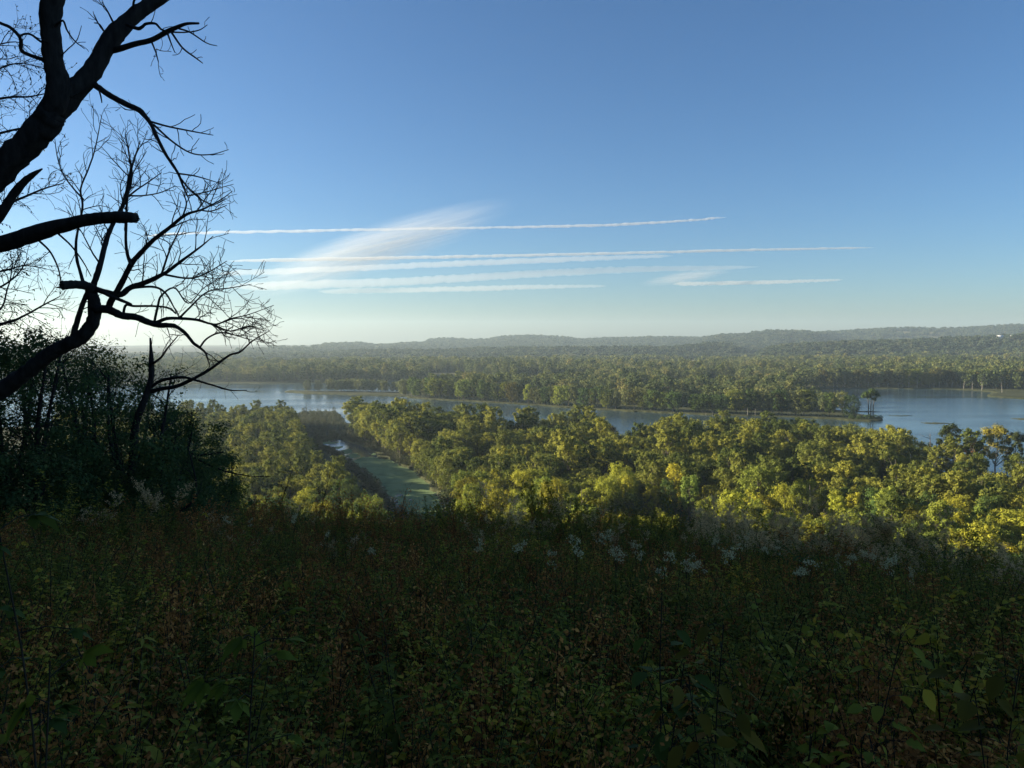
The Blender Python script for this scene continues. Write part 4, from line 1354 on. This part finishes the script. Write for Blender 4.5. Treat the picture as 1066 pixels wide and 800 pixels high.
def stem_curve(r_, H, lean=.18):
    a = r_.rand() * 6.28; l = H * lean * r_.rand()
    e = np.array([math.cos(a) * l, math.sin(a) * l, H])
    o = np.array([*(r_.normal(size=2) * .05), 0])
    return spline([o + [0, 0, -.12], o * .8 + [0, 0, H * .33], e * .45 + [0, 0, H * .22], e], 9)


def on_curve(P, t):
    u = np.clip(t, 0, .999) * (len(P) - 1); i = u.astype(int); f = (u - i)[:, None]
    return P[i] * (1 - f) + P[i + 1] * f, unit(P[i + 1] - P[i])


LANCE = ((0, .1), (.25, .8), (.5, 1), (.8, .5), (1, .03))
OVAL = ((0, .12), (.2, .85), (.45, 1), (.75, .68), (1, .04))


def weed_leaves(mb, P, r_, n, L, W, t0, t1, prof, droop=.3, rise=.35, twist=.35):
    t = np.sort(r_.uniform(t0, t1, n))
    b, T = on_curve(P, t)
    a = np.arange(n) * 2.4 + r_.rand(n)
    D_ = np.stack([np.cos(a), np.sin(a), np.full(n, rise) + r_.normal(size=n) * .2], -1)
    Nn = np.tile([0, 0, 1.0], (n, 1)) + r_.normal(size=(n, 3)) * twist
    sc = (1 - .45 * (t - t0) / (t1 - t0 + 1e-6)) * r_.uniform(.65, 1.15, n)
    mb.leaves(b, unit(D_), Nn, L * sc, W * sc, droop * r_.uniform(.3, 1.6, n), prof)


def goldenrod(seed, H=1.0, plume=None):
    r_ = np.random.RandomState(seed); st, lf, pl = MB(), MB(), MB()
    for s in range(r_.randint(3, 6)):
        h = H * r_.uniform(.7, 1.1); P = stem_curve(r_, h, .45)
        st.tube(P, np.linspace(.0036, .0014, len(P)), 4, False)
        weed_leaves(lf, P, r_, int(60 * h), .10, .027, .12, .99, LANCE, .4, .4)
        if plume:
            for b in range(16):
                t = r_.uniform(.76, 1.0); q, _ = on_curve(P, np.array([t])); q = q[0]
                a = r_.rand() * 6.28; l = r_.uniform(.05, .15)
                e = q + np.array([math.cos(a) * l, math.sin(a) * l, l * .9])
                st.tube(np.array([q, (q + e) / 2 + [0, 0, .015], e]), [.0015, .0012, .0008], 3, False)
                c = q + (e - q) * r_.uniform(.3, 1.05, 16)[:, None] + r_.normal(size=(16, 3)) * .012
                d = unit(r_.normal(size=(16, 3))); k = unit(np.cross(d, r_.normal(size=(16, 3))))
                pl.rhombs(c, d * .011, k * .008)
    return many([(st, M['stem']), (lf, M['forb']), (pl, M['fluff'])])


def snakeroot(seed, H=.9):
    """white flat flower heads over toothed leaves -> (stem, leaf, flower) builders"""
    r_ = np.random.RandomState(seed); st, lf, fl = MB(), MB(), MB()
    for s in range(r_.randint(1, 3)):
        h = H * r_.uniform(.85, 1.05); P = stem_curve(r_, h, .16)
        st.tube(P, np.linspace(.005, .002, len(P)), 4, False)
        weed_leaves(lf, P, r_, int(22 * h), .10, .055, .1, .85, OVAL, .4, .3)
        for b in range(5):
            t = r_.uniform(.80, 1.0); q, _ = on_curve(P, np.array([t])); q = q[0]
            a = r_.rand() * 6.28; l = r_.uniform(.02, .085)
            e = np.array([q[0] + math.cos(a) * l, q[1] + math.sin(a) * l, P[-1][2] + r_.normal() * .05 + .04])
            st.tube(np.array([q, (q + e) / 2, e]), [.0018, .0012, .001], 3, False)
            m = 22
            c = e + r_.normal(size=(m, 3)) * np.array([.024, .024, .014])
            d = unit(r_.normal(size=(m, 3)) + [0, 0, .2]); k = unit(np.cross(d, r_.normal(size=(m, 3))))
            fl.rhombs(c, d * .0095, k * .009)
    return st, lf, fl


def dry_weed(seed, H=.9):
    r_ = np.random.RandomState(seed); st, lf = MB(), MB()
    for s in range(r_.randint(3, 7)):
        h = H * r_.uniform(.6, 1.15); P = stem_curve(r_, h, .3)
        st.tube(P, np.linspace(.004, .0015, len(P)), 4, False)
        grow(st, P, np.linspace(.004, .0015, len(P)), r_, 9, .22, 1, .4, up=.35, rmin=.001)
        weed_leaves(lf, P, r_, int(46 * h), .062, .017, .12, .95, LANCE, .8, .2, .8)
        q = r_.uniform(.6, 1.0, 40); b, _ = on_curve(P, q)
        b = b + r_.normal(size=b.shape) * .05
        d = unit(r_.normal(size=(40, 3))); k = unit(np.cross(d, r_.normal(size=(40, 3))))
        lf.rhombs(b, d * .013, k * .009)
    return many([(st, M['stem']), (lf, M['dry'])])


def broad_weed(seed, H=.8, L=.095, W=.068, n=26, stems=3, mat='broad'):
    r_ = np.random.RandomState(seed); st, lf = MB(), MB()
    for s in range(stems):
        h = H * r_.uniform(.65, 1.1); P = stem_curve(r_, h, .5)
        st.tube(P, np.linspace(.006, .002, len(P)), 5, False)
        weed_leaves(lf, P, r_, int(n * h), L, W, .15, 1.0, OVAL, .45, .25, .5)
    return many([(st, M['stem']), (lf, M[mat])])


def grass_tuft(seed, H=.8):
    r_ = np.random.RandomState(seed); lf = MB(); n = 70
    a = r_.rand(n) * 6.28; tl = r_.uniform(.1, .55, n)
    D_ = np.stack([np.cos(a) * tl, np.sin(a) * tl, np.ones(n)], -1)
    P = np.stack([np.cos(a) * .05 * r_.rand(n), np.sin(a) * .05 * r_.rand(n), np.zeros(n) - .05], -1)
    Nn = np.stack([np.cos(a), np.sin(a), np.full(n, .2)], -1) * -1
    lf.leaves(P, D_, Nn, H * r_.uniform(.55, 1.2, n), .010, r_.uniform(.1, .6, n), ((0, .7), (.25, 1), (.5, .9), (.75, .6), (1, .05)), .2)
    return many([(lf, M['grass'])])


def mound(seed, H=.85, W=1.1, mat='forb'):
    """rounded bushy forb: many small leaves on branching stems"""
    r_ = np.random.RandomState(seed); st, lf = MB(), MB()
    for k in range(13):
        a = k * 2.4 + r_.rand() * .6; q = W * .5 * math.sqrt((k + .5) / 13)
        e = np.array([q * math.cos(a), q * math.sin(a), H * (1 - .45 * (2 * q / W) ** 2) * r_.uniform(.85, 1.1)])
        P = spline([np.array([0, 0, -.1]), e * [.4, .4, .45], e], 8)
        st.tube(P, np.linspace(.004, .0014, 8), 4, False)
        weed_leaves(lf, P, r_, 46, .058, .027, .3, 1.0, OVAL, .35, .35, .5)
        for j in range(3):
            t = r_.uniform(.5, .95); b0, T = on_curve(P, np.array([t])); d = unit(T[0] + r_.normal(size=3) * .6 + [0, 0, .3]); l = r_.uniform(.1, .22)
            P2 = np.array([b0[0], b0[0] + d * l * .5, b0[0] + d * l + [0, 0, .01]])
            st.tube(P2, [.0018, .0014, .001], 3, False)
            weed_leaves(lf, P2, r_, 12, .05, .024, .2, 1.0, OVAL, .35, .35, .5)
    return many([(st, M['stem']), (lf, M[mat])])


WEEDS = {
    'bushy_forbs': ([mound(990 + i, .8 + .1 * i, 1.0 + .12 * i, ['forb', 'dry', 'forb', 'broad'][i]) for i in range(4)], 'rounded bushy green forbs on the shaded bluff top'),
    'goldenrod_thicket': ([goldenrod(900 + i, 1.0) for i in range(6)], 'dark green leafy weeds covering the shaded bluff top'),
    'withered_weeds': ([dry_weed(920 + i, .9) for i in range(5)], 'withered brown weeds tangled through the shaded bluff top'),
    'broadleaf_undergrowth': ([broad_weed(940 + i, .8, *((.095, .068) if i < 3 else (.14, .10)), n=26 if i < 3 else 16) for i in range(6)], 'broad-leaved yellowing undergrowth on the shaded bluff top'),
    'dull_grass': ([grass_tuft(960 + i, .8) for i in range(3)], 'dull grass blades among the weeds on the bluff top'),
    'seedhead_weeds': ([goldenrod(970 + i, 1.05, True) for i in range(4)], 'pale fluffy seed heads along the bluff rim'),
}


def thicket():
    rng = np.random.RandomState(61)
    bags = {k: [] for k in WEEDS}
    bands = ((1.3, 3.2, 30), (3.2, 7, 21), (7, 16, 12), (16, 28, 8), (28, 46, 6))
    for d0, d1, dens in bands:
        half = R(46)
        n = int(half * (d1 ** 2 - d0 ** 2) * dens)
        a = rng.uniform(-half, half, n); d = np.sqrt(rng.uniform(d0 ** 2, d1 ** 2, n))
        x = np.sin(a) * d; y = np.cos(a) * d
        z = terrain(x, y)
        px = CX + FPX * x / np.maximum(y, .1)
        patch = fbm(x / 2.4 + 40, y / 3.5, 71, 3); p2 = fbm(x / 1.6, y / 2.2 + 9, 72, 3)
        for i in range(n):
            q = px[i]; dd = d[i]
            w = dict(goldenrod_thicket=.45, withered_weeds=.3, broadleaf_undergrowth=.12, dull_grass=.10, seedhead_weeds=.0)
            if dd < 6.5:
                if q > 640:
                    w.update(goldenrod_thicket=.3, withered_weeds=.22, broadleaf_undergrowth=.5)
                elif q < 470:
                    w.update(goldenrod_thicket=.28, withered_weeds=.5, broadleaf_undergrowth=.1)
            if dd > 15:
                if q > 730:
                    w.update(seedhead_weeds=.5 if dd > 18 else .2, goldenrod_thicket=.28, withered_weeds=.2, broadleaf_undergrowth=.05)
                elif q < 480:
                    w.update(withered_weeds=.55, goldenrod_thicket=.25, dull_grass=.25, seedhead_weeds=.012)
                else:
                    w.update(goldenrod_thicket=.75, withered_weeds=.12, seedhead_weeds=.05)
            w['withered_weeds'] *= 2.4 * max(0, patch[i] - .2) + .1
            w['goldenrod_thicket'] *= 2.6 * max(0, .85 - patch[i]) + .05
            w['broadleaf_undergrowth'] *= 2.4 * max(.05, p2[i] - .15)
            w['bushy_forbs'] = .20 * (1.3 if dd > 14 and 440 < q < 740 else 1) * (.35 + 1.3 * p2[i]); w['goldenrod_thicket'] *= .75; w['withered_weeds'] *= 1.25
            for fx, fy, fd in FEATURES:
                if dd < fd + .15 and abs(x[i] * fy - y[i] * fx) < .2 * math.hypot(fx, fy) and rng.rand() < .75:
                    w = None
                    break
            if w is None:
                continue
            ks = list(w); pr = np.array([w[k] for k in ks]); pr /= pr.sum()
            k = ks[rng.choice(len(ks), p=pr)]
            s = rng.uniform(.65, 1.2) * (.85 if dd < 3 else 1.0) * (1 + .35 * (p2[i] - .5))
            if dd > 15:
                s *= rng.choice([.85, 1.1, 1.35, 1.6], p=[.3, .4, .2, .1])
            bags[k].append((x[i], y[i], z[i], s))
    for k, rows in bags.items():
        rows = np.array(rows); m = len(rows)
        kinds, lab = WEEDS[k]
        print(k, m)
        scatter(k, rows[:, :3], rng.rand(m) * 6.28, np.repeat(rows[:, 3:4], 3, 1) * rng.uniform(.9, 1.12, (m, 3)), rng.choice(len(kinds), m), kinds, lab, lean=rng.normal(size=(m, 2)) * .1)


FEATURES = []


# ------------------------------------------------------------------ plants that stand out in the thicket
def on_slope(px, py, h, near=1.5, far=60):
    """ground point of a plant of height h whose top is seen along this sight line"""
    d = np.linspace(near, far, 1500)
    P = EYE + ray(px, py) * d[:, None]
    g = terrain(P[:, 0], P[:, 1]) + h - P[:, 2]
    i = int(np.argmax(g > 0)) if (g > 0).any() else len(d) - 1
    return P[i, 0], P[i, 1], float(terrain(P[i, 0], P[i, 1]))


FLOWERS = [(598, 560), (600, 578), (641, 582), (688, 588), (716, 580), (730, 586), (629, 552), (545, 566), (583, 572), (762, 572), (842, 596), (500, 553)]
for i, (px, py) in enumerate(FLOWERS):
    st, lf, fl = snakeroot(1100 + i, 1.15)
    x, y, z = on_slope(px, py, 1.3, 8)
    where = ['tallest', 'lower', 'low', 'small', 'broad bright', 'twin of the bright', 'rim', 'lone', 'second', 'rightward', 'far right', 'left rim'][i]
    desc = ['topped by two flat white flower heads, at the centre of the rim', 'just below the tallest flower heads at the rim centre', 'with a low white cluster right of the rim centre', 'small and dim white, left of the brightest pair', 'brightest white flat flower head in the weeds',
            'white flower head touching the brightest one on its right', 'white against the dark green rim, above the low cluster', 'alone in the dark weeds left of the rim centre', 'dim white heads left of the tallest flower heads', 'in front of the pale seed heads',
            'white heads alone among brown weeds, rightmost of the white flowers', 'small white head nearest the slough end'][i]
    t = thing('white_wildflower', 'white wildflower ' + desc, 'wildflower', (x, y, z), rng.rand() * 6, 'white wildflowers in the thicket')
    s_ = .6 + .35 * rng.rand(); t.scale = (s_, s_, 1)
    st.obj('stem', M['stem'], t); lf.obj('leaves', M['forb'], t); fl.obj('blossoms', M['white'], t)


for i, (px, py) in enumerate([(662, 560), (745, 556), (775, 560), (800, 566), (815, 560), (868, 572), (890, 580), (905, 574), (925, 590), (950, 588), (300, 540), (340, 545), (385, 556), (262, 536), (232, 541)]):
    st, lf, fl = snakeroot(1200 + i, 1.2)
    x, y, z = on_slope(px, py, 1.3, 8)
    t = thing('white_wildflower', 'small dim off-white wildflower head scattered along the rim', 'wildflower', (x, y, z), rng.rand() * 6, 'small off-white wildflowers along the rim')
    s_ = .5 + .3 * rng.rand(); t.scale = (s_, s_, 1)
    st.obj('stem', M['stem'], t); lf.obj('leaves', M['forb'], t); fl.obj('blossoms', M['white'], t)


def sapling(name, label, px, py, h, seed, n, L, W, lobed, mat, near, cat='sapling', spread=.10, stems=1):
    r_ = np.random.RandomState(seed)
    x, y, z = on_slope(px, py, h, near)
    FEATURES.append((x, y, math.hypot(x, y)))
    t = thing(name, label, cat, (x, y, z))
    st, lf = MB(), MB()
    for s in range(stems):
        hh = h * (1 if s == 0 else r_.uniform(.6, .95))
        P = stem_curve(r_, hh, spread)
        st.tube(P, np.linspace(.004, .0018, len(P)), 6, False)
        tt = np.sort(r_.uniform(.35, 1, n)); b, T = on_curve(P, tt)
        a = np.arange(n) * 2.4 + r_.rand(n)
        D_ = np.stack([np.cos(a), np.sin(a), r_.uniform(-.1, .5, n)], -1)
        pl = r_.uniform(.05, .13, n)[:, None]
        e = b + unit(D_) * pl
        for q0, q1 in zip(b, e):
            st.tube(np.array([q0, (q0 + q1) / 2 + [0, 0, .012], q1]), [.0018, .0014, .0012], 3, False)
        Nn = np.tile([0, 0, 1.0], (n, 1)) + r_.normal(size=(n, 3)) * .45
        dd = unit(D_ * np.array([1, 1, .3]) + r_.normal(size=(n, 3)) * .25 - np.array([0, 0, .35]))
        sz = r_.uniform(.55, .95, n)
        if lobed:
            S_ = unit(np.cross(dd, Nn))
            for k, (ang, ll, ww) in enumerate(((0, 1, .5), (.75, .8, .42), (-.75, .8, .42), (1.6, .5, .36), (-1.6, .5, .36))):
                d2 = dd * math.cos(ang) + S_ * math.sin(ang)
                lf.leaves(e - np.cross(S_, dd) * .0006 * k, d2, Nn, L * ll * sz, L * ww * sz, .25, ((0, .5), (.3, .9), (.55, 1), (.75, .55), (1, .05)), .15)
        else:
            lf.leaves(e, dd, Nn, L * sz, W * sz, .3, OVAL)
    st.obj('stem', M['stem'], t); lf.obj('leaves', mat, t)
    return t


for i, (px, py, H, W, lab) in enumerate([(487, 527, 1.7, 2.0, 'dark green bush on the rim just right of the slough end'), (566, 523, 2.2, 1.9, 'tallest leafy bush on the rim, near the centre'), (612, 530, 1.7, 2.2, 'broad green bush on the rim between white wildflowers'),
                                         (672, 534, 1.9, 1.8, 'green bush on the rim at the left end of the pale seed heads'), (935, 566, 1.8, 1.7, 'dark bush on the rim left of the feathery sumac'), (1040, 578, 1.9, 2.0, 'dark bush on the rim near the right edge')]):
    r_ = np.random.RandomState(1300 + i)
    x, y, z = on_slope(px, py, H, 18)
    tk, cr = tree_shape(r_, H, W, 'bush', 100, .03, 5)
    t = thing('rim_bush', lab, 'bush', (x, y, z), r_.rand() * 6)
    tk, cr = MB(), MB(); tips = []
    for k in range(9):
        a = k * .7 + r_.rand(); e = np.array([math.cos(a) * W * .5 * r_.uniform(.3, 1), math.sin(a) * W * .5 * r_.uniform(.3, 1), H * r_.uniform(.65, 1.0)])
        P = spline([(0, 0, -.2), e * [.35, .35, .4], e], 8); rr = np.linspace(.016, .004, 8)
        tk.tube(P, rr, 5, False); grow(tk, P, rr, r_, 6, .45, 1, .3, up=.3, rmin=.002, leaves=(tips, 1.0))
        weed_leaves(cr, P, r_, 60, .085, .034, .25, 1, OVAL, .4, .4)
    lp = np.array([q[0] for q in tips]); ld = np.array([q[1] for q in tips])
    lp = np.repeat(lp, 5, 0) + r_.normal(size=(len(lp) * 5, 3)) * .05; ld = np.repeat(ld, 5, 0)
    cr.leaves(lp, unit(ld + r_.normal(size=lp.shape) * .8), np.tile([0, 0, 1.0], (len(lp), 1)) + r_.normal(size=lp.shape) * .5, r_.uniform(.05, .1, len(lp)), r_.uniform(.02, .04, len(lp)), .3, OVAL)
    tk.obj('stem', M['stem'], t); cr.obj('foliage', M['forb'], t)

M['lime'] = leaf_mat('yellow-green sapling leaves', [(0, (0.108, 0.144, 0.018)), (1, (0.228, 0.24, 0.03))], .45, False, .2, .08, .6)
M['sap_green'] = leaf_mat('mid green sapling leaves', [(0, (0.056, 0.0928, 0.0196)), (1, (0.12, 0.152, 0.028))], .45, False, .2, .08, .6)
M['gold'] = leaf_mat('golden leaves', [(0, (.11, .095, .016)), (.7, (.20, .15, .02)), (1, (.28, .13, .02))], .45, False, .2, .08, .6)
sapling('lobed_leaf_sapling', 'green sapling with lobed glossy leaves close by at the far left', 48, 535, 1.70, 3, 17, .10, .1, True, M['sap_green'], 1.9)
sapling('lobed_leaf_sapling', 'yellow-green sapling with upright leaves standing in brown weeds lower left', 240, 655, 1.32, 4, 22, .075, .05, True, M['lime'], 1.6)
sapling('broadleaf_shrub', 'shrub with large pointed green leaves right of the centre of the thicket', 690, 628, 1.33, 5, 16, .12, .075, False, M['sap_green'], 2.2, 'shrub', stems=2)
sapling('broadleaf_shrub', 'shrub with hanging yellowing leaves, one leaf orange, in the right thicket', 742, 648, 1.27, 6, 18, .11, .06, False, M['gold'], 2.2, 'shrub', stems=2)
sapling('broadleaf_shrub', 'low golden-leaved shrub at the lower right edge of the thicket', 1045, 700, 1.18, 7, 20, .09, .07, False, M['gold'], 1.7, 'shrub', stems=2)
sapling('broadleaf_shrub', 'yellow-olive shrub between the hanging-leaved shrub and the right edge', 905, 655, 1.25, 8, 22, .09, .06, False, M['broad'], 1.9, 'shrub', stems=3)
sapling('lobed_leaf_sapling', 'pale-backed seedling leaves at the very lower left corner', 22, 690, 1.28, 9, 9, .10, .08, True, M['lime'], 1.4)


def fernleaf(label, px, py, h, seed):
    r_ = np.random.RandomState(seed)
    x, y, z = on_slope(px, py, h, 13)
    t = thing('sumac', label, 'shrub', (x, y, z))
    st, lf = MB(), MB()
    P = stem_curve(r_, h * .72, .1); st.tube(P, np.linspace(.012, .006, len(P)), 6, False)
    for k in range(9):
        a = k * 2.4; q, _ = on_curve(P, np.array([.6 + .4 * k / 9])); q = q[0]
        up = .9 - .08 * k if k % 2 else 1.3
        d = unit(np.array([math.cos(a), math.sin(a), up])); Lr = h * .42
        rc = spline([q, q + d * Lr * .5 + [0, 0, .02], q + d * Lr + [0, 0, -.10 * Lr]], 8)
        st.tube(rc, np.linspace(.004, .0015, 8), 4, False)
        n = 9
        for sgn in (-1, 1):
            b, T = on_curve(rc, np.linspace(.2, .98, n))
            side = unit(np.cross(T, [0, 0, 1.0])) * sgn
            lf.leaves(b, unit(side + T * .45 - np.array([0, 0, .25])), np.tile([0, 0, 1.0], (n, 1)), .11 * (1 - .4 * np.abs(np.linspace(-1, 1, n))), .026, .35, LANCE)
    st.obj('stem', M['stem'], t); lf.obj('leaves', M['sap_green'], t)


fernleaf('sumac with feathery compound leaves standing above the rim against the lit forest', 984, 552, 1.9, 12)
fernleaf('feathery leaved sumac lower down among seed heads, left of the rim sumac', 832, 592, 1.3, 13)


thicket()

# ------------------------------------------------------------------ contrails and cirrus, far beyond the haze
def cloud_mat(name, dens, g=.35):
    m, nt, out = newmat(name)
    v = N(nt, 'ShaderNodeVolumeScatter', Density=dens, Anisotropy=g)
    v.inputs['Color'].default_value = (1, 1, 1, 1)
    nt.links.new(v.outputs[0], out.inputs['Volume'])
    return m


def contrail(pts, dens, label, seed, bump=.35, depth=15000.0, flat_=.8):
    r_ = np.random.RandomState(seed)
    P, r = limb_path(pts, depth * .9, depth * 1.12, 260)
    m = MB()
    T = unit(np.gradient(P, axis=0)); side = unit(np.cross(T, [0, 0, 1.0])); up = np.cross(side, T)
    n = len(P); S = 12
    a = np.arange(S) * 2 * math.pi / S
    s = np.arange(n)
    lump = 1 + bump * (fbm(s / 2.2, s * 0 + seed, seed, 3) - .5) * 2
    end = np.minimum(1, np.minimum(s / 12.0, (n - 1 - s) / 10.0)) ** .6
    rad = r * lump * end + .5
    off = (vnoise(s / 3.0, s * 0 + 5, seed + 1) - .5) * r * bump * 1.2
    P = P + up * off[:, None]
    V = P[:, None] + rad[:, None, None] * (np.cos(a)[None, :, None] * side[:, None] * 1.2 + np.sin(a)[None, :, None] * up[:, None] * flat_)
    V = np.vstack([V.reshape(-1, 3), P[0], P[-1]])
    i = np.arange(n - 1)[:, None] * S; j = np.arange(S)[None]; k = (j + 1) % S
    q = np.stack([i + j, i + S + j, i + S + k, i + k], -1).reshape(-1, 4)
    j = np.arange(S); k = (j + 1) % S
    t = np.vstack([np.stack([j, k, np.full(S, n * S)], -1), np.stack([(n - 1) * S + k, (n - 1) * S + j, np.full(S, n * S + 1)], -1)])
    c = P[len(P) // 2]
    o = link('contrail', make_mesh('contrail', V - c, [q, t], cloud_mat('ice trail', dens), True), None, c)
    tag(o, label, 'contrail')
    return o


contrail([(150, 246, 3.6), (200, 243, 3.6), (330, 240.5, 3.6), (430, 238.5, 3.2), (520, 237, 3.2), (620, 235, 3.4), (700, 231, 3.2), (757, 226.3, 2.4)], .0085, 'topmost crisp white contrail, curling up at its right end', 1, .32)
contrail([(235, 272, 4.5), (400, 269, 4.5), (500, 267, 4), (640, 264, 3.6), (780, 260.5, 3.2), (912, 258, 2.4)], .0085, 'long thin contrail reaching farthest right', 2, .22)
contrail([(225, 285, 8), (350, 280.5, 8), (470, 275, 8), (600, 270, 7), (702, 266.5, 4)], .0020, 'soft faint contrail just under the long thin one', 3, .18)
contrail([(235, 299, 12), (400, 294, 11), (520, 287.5, 10), (640, 281.5, 9), (792, 278, 4)], .0015, 'broad blurred contrail through the lower cirrus', 4, .16)
contrail([(330, 304, 7), (480, 301, 7), (560, 299, 6), (632, 298, 3)], .0022, 'lowest short contrail near the hills, at the left', 5, .18)
contrail([(700, 296, 5), (800, 294, 5), (878, 291.5, 2.5)], .0034, 'short low contrail at the right, under the wisp', 6, .2)


def cirrus(name, label, a, b, thick, dens, seed, depth=22000.0, stretch=(2.2, 9, 9), thr=(.42, .75)):
    A = deep(*a, depth); Bq = deep(*b, depth * .97)
    c = (A + Bq) / 2; ax = unit(Bq - A); L = np.linalg.norm(Bq - A) / 2
    up = unit(np.array([0, 0, 1.0]) - ax * ax[2]); sd = np.cross(up, ax)
    bm_v = MB()
    nn, mm = 40, 20
    th = np.linspace(0, math.pi, mm); ph = np.arange(nn) * 2 * math.pi / nn
    V = np.stack([np.outer(np.cos(th), np.ones(nn)), np.outer(np.sin(th), np.cos(ph)), np.outer(np.sin(th), np.sin(ph))], -1).reshape(-1, 3)
    i = np.arange(mm - 1)[:, None] * nn; j = np.arange(nn)[None]; k = (j + 1) % nn
    q = np.stack([i + j, i + nn + j, i + nn + k, i + k], -1).reshape(-1, 4)
    bm_v.add(V, q)
    m, nt, out = newmat('cirrus ice')
    L_ = nt.links.new
    tc = N(nt, 'ShaderNodeTexCoord')
    ln = N(nt, 'ShaderNodeVectorMath', _operation='LENGTH'); L_(tc.outputs['Object'], ln.inputs[0])
    fall = N(nt, 'ShaderNodeMapRange'); fall.interpolation_type = 'SMOOTHSTEP'
    fall.inputs[1].default_value = 1.0; fall.inputs[2].default_value = .15; fall.inputs[3].default_value = 0; fall.inputs[4].default_value = 1
    L_(ln.outputs['Value'], fall.inputs[0])
    mp = N(nt, 'ShaderNodeMapping'); mp.inputs['Rotation'].default_value = (0, R(-24), 0); L_(tc.outputs['Object'], mp.inputs['Vector'])
    mp2 = N(nt, 'ShaderNodeMapping'); mp2.inputs['Scale'].default_value = stretch; mp2.inputs['Location'].default_value = (seed, seed * 2.3, 0); L_(mp.outputs[0], mp2.inputs['Vector'])
    n = N(nt, 'ShaderNodeTexNoise', Scale=1.0, Detail=5.0, Roughness=.6, Distortion=.4); L_(mp2.outputs[0], n.inputs['Vector'])
    mr = N(nt, 'ShaderNodeMapRange'); mr.inputs[1].default_value = thr[0]; mr.inputs[2].default_value = thr[1]; mr.inputs[3].default_value = 0.05; mr.inputs[4].default_value = 1
    L_(n.outputs['Fac'], mr.inputs[0])
    mu = N(nt, 'ShaderNodeMath', _operation='MULTIPLY'); L_(fall.outputs[0], mu.inputs[0]); L_(mr.outputs[0], mu.inputs[1])
    mu2 = N(nt, 'ShaderNodeMath', _operation='MULTIPLY'); L_(mu.outputs[0], mu2.inputs[0]); mu2.inputs[1].default_value = dens
    v = N(nt, 'ShaderNodeVolumeScatter', Anisotropy=.35); v.inputs['Color'].default_value = (1, 1, 1, 1)
    L_(mu2.outputs[0], v.inputs['Density']); L_(v.outputs[0], out.inputs['Volume'])
    o = bm_v.obj(name, m)
    rot = Matrix(((ax[0], sd[0], up[0]), (ax[1], sd[1], up[1]), (ax[2], sd[2], up[2]))).to_4x4()
    o.matrix_world = Matrix.Translation(c) @ rot @ Matrix.Diagonal((L, 420.0, thick, 1))
    tag(o, label, 'cloud')


cirrus('cirrus_cloud', 'streaky white cirrus sweeping up from lower left across the contrails', (235, 309), (545, 209), 760, .0052, 1)
cirrus('cirrus_wisp', 'small faint wisp of cirrus between the right contrails', (660, 297), (770, 280), 200, .0030, 4)

# ------------------------------------------------------------------ air, light, camera
hz = MB()
x0, x1, y0, y1, z0, z1 = -6200, 6200, -5900, 6200, -2.6, 190
v = np.array([[a, b, c] for c in (z0, z1) for a, b in ((x0, y0), (x1, y0), (x1, y1), (x0, y1))], float)
hz.add(v, [[0, 3, 2, 1], [4, 5, 6, 7], [0, 1, 5, 4], [1, 2, 6, 5], [2, 3, 7, 6], [3, 0, 4, 7]])
m, nt, out = newmat('haze air')
pv = N(nt, 'ShaderNodeVolumePrincipled')
pv.inputs['Color'].default_value = (.70, .88, 1.0, 1)
pv.inputs['Density'].default_value = .95e-4
pv.inputs['Anisotropy'].default_value = .3
nt.links.new(pv.outputs[0], out.inputs['Volume'])
o = hz.obj('haze', m)
tag(o, 'thin valley haze paling the far hills', kind='stuff')

w = bpy.data.worlds.new('World'); scn.world = w; w.use_nodes = True
nt = w.node_tree
for n in list(nt.nodes):
    nt.nodes.remove(n)
ow = nt.nodes.new('ShaderNodeOutputWorld'); bg = nt.nodes.new('ShaderNodeBackground'); sk = nt.nodes.new('ShaderNodeTexSky')
sk.sky_type = 'NISHITA'; sk.sun_disc = False
sk.sun_elevation = SUN_EL; sk.sun_rotation = SUN_AZ
sk.altitude = 200; sk.air_density = 1.0; sk.dust_density = .55; sk.ozone_density = 5.2
nt.links.new(sk.outputs[0], bg.inputs[0]); nt.links.new(bg.outputs[0], ow.inputs[0])
bg.inputs[1].default_value = .052

sl = bpy.data.lights.new('sun', 'SUN'); sl.energy = 5.0; sl.angle = R(.53); sl.color = (1.0, .87, .64)
so = bpy.data.objects.new('sun', sl); COL.objects.link(so)
so.rotation_euler = Vector(SUNV).to_track_quat('Z', 'Y').to_euler()
so.location = (-60, 0, 120)

cam = bpy.data.cameras.new('camera'); cam.sensor_width = 36; cam.lens = 36 * FPX / 1066.0
cam.clip_start = .05; cam.clip_end = 60000
co = bpy.data.objects.new('camera', cam); COL.objects.link(co)
co.location = EYE; co.rotation_euler = (math.pi / 2 - PITCH, 0, 0)
scn.camera = co

scn.view_settings.view_transform = 'Standard'
scn.view_settings.look = 'None'
scn.view_settings.exposure = 1.7
scn.view_settings.gamma = 1.0
scn.render.engine = 'CYCLES'
cy = scn.cycles
cy.max_bounces = 6; cy.diffuse_bounces = 3; cy.glossy_bounces = 2; cy.transmission_bounces = 2; cy.transparent_max_bounces = 6; cy.volume_bounces = 0
cy.use_denoising = True
cy.denoiser = 'OPENIMAGEDENOISE'
cy.denoising_input_passes = 'RGB_ALBEDO_NORMAL'
cy.denoising_prefilter = 'ACCURATE'
cy.caustics_reflective = False; cy.caustics_refractive = False
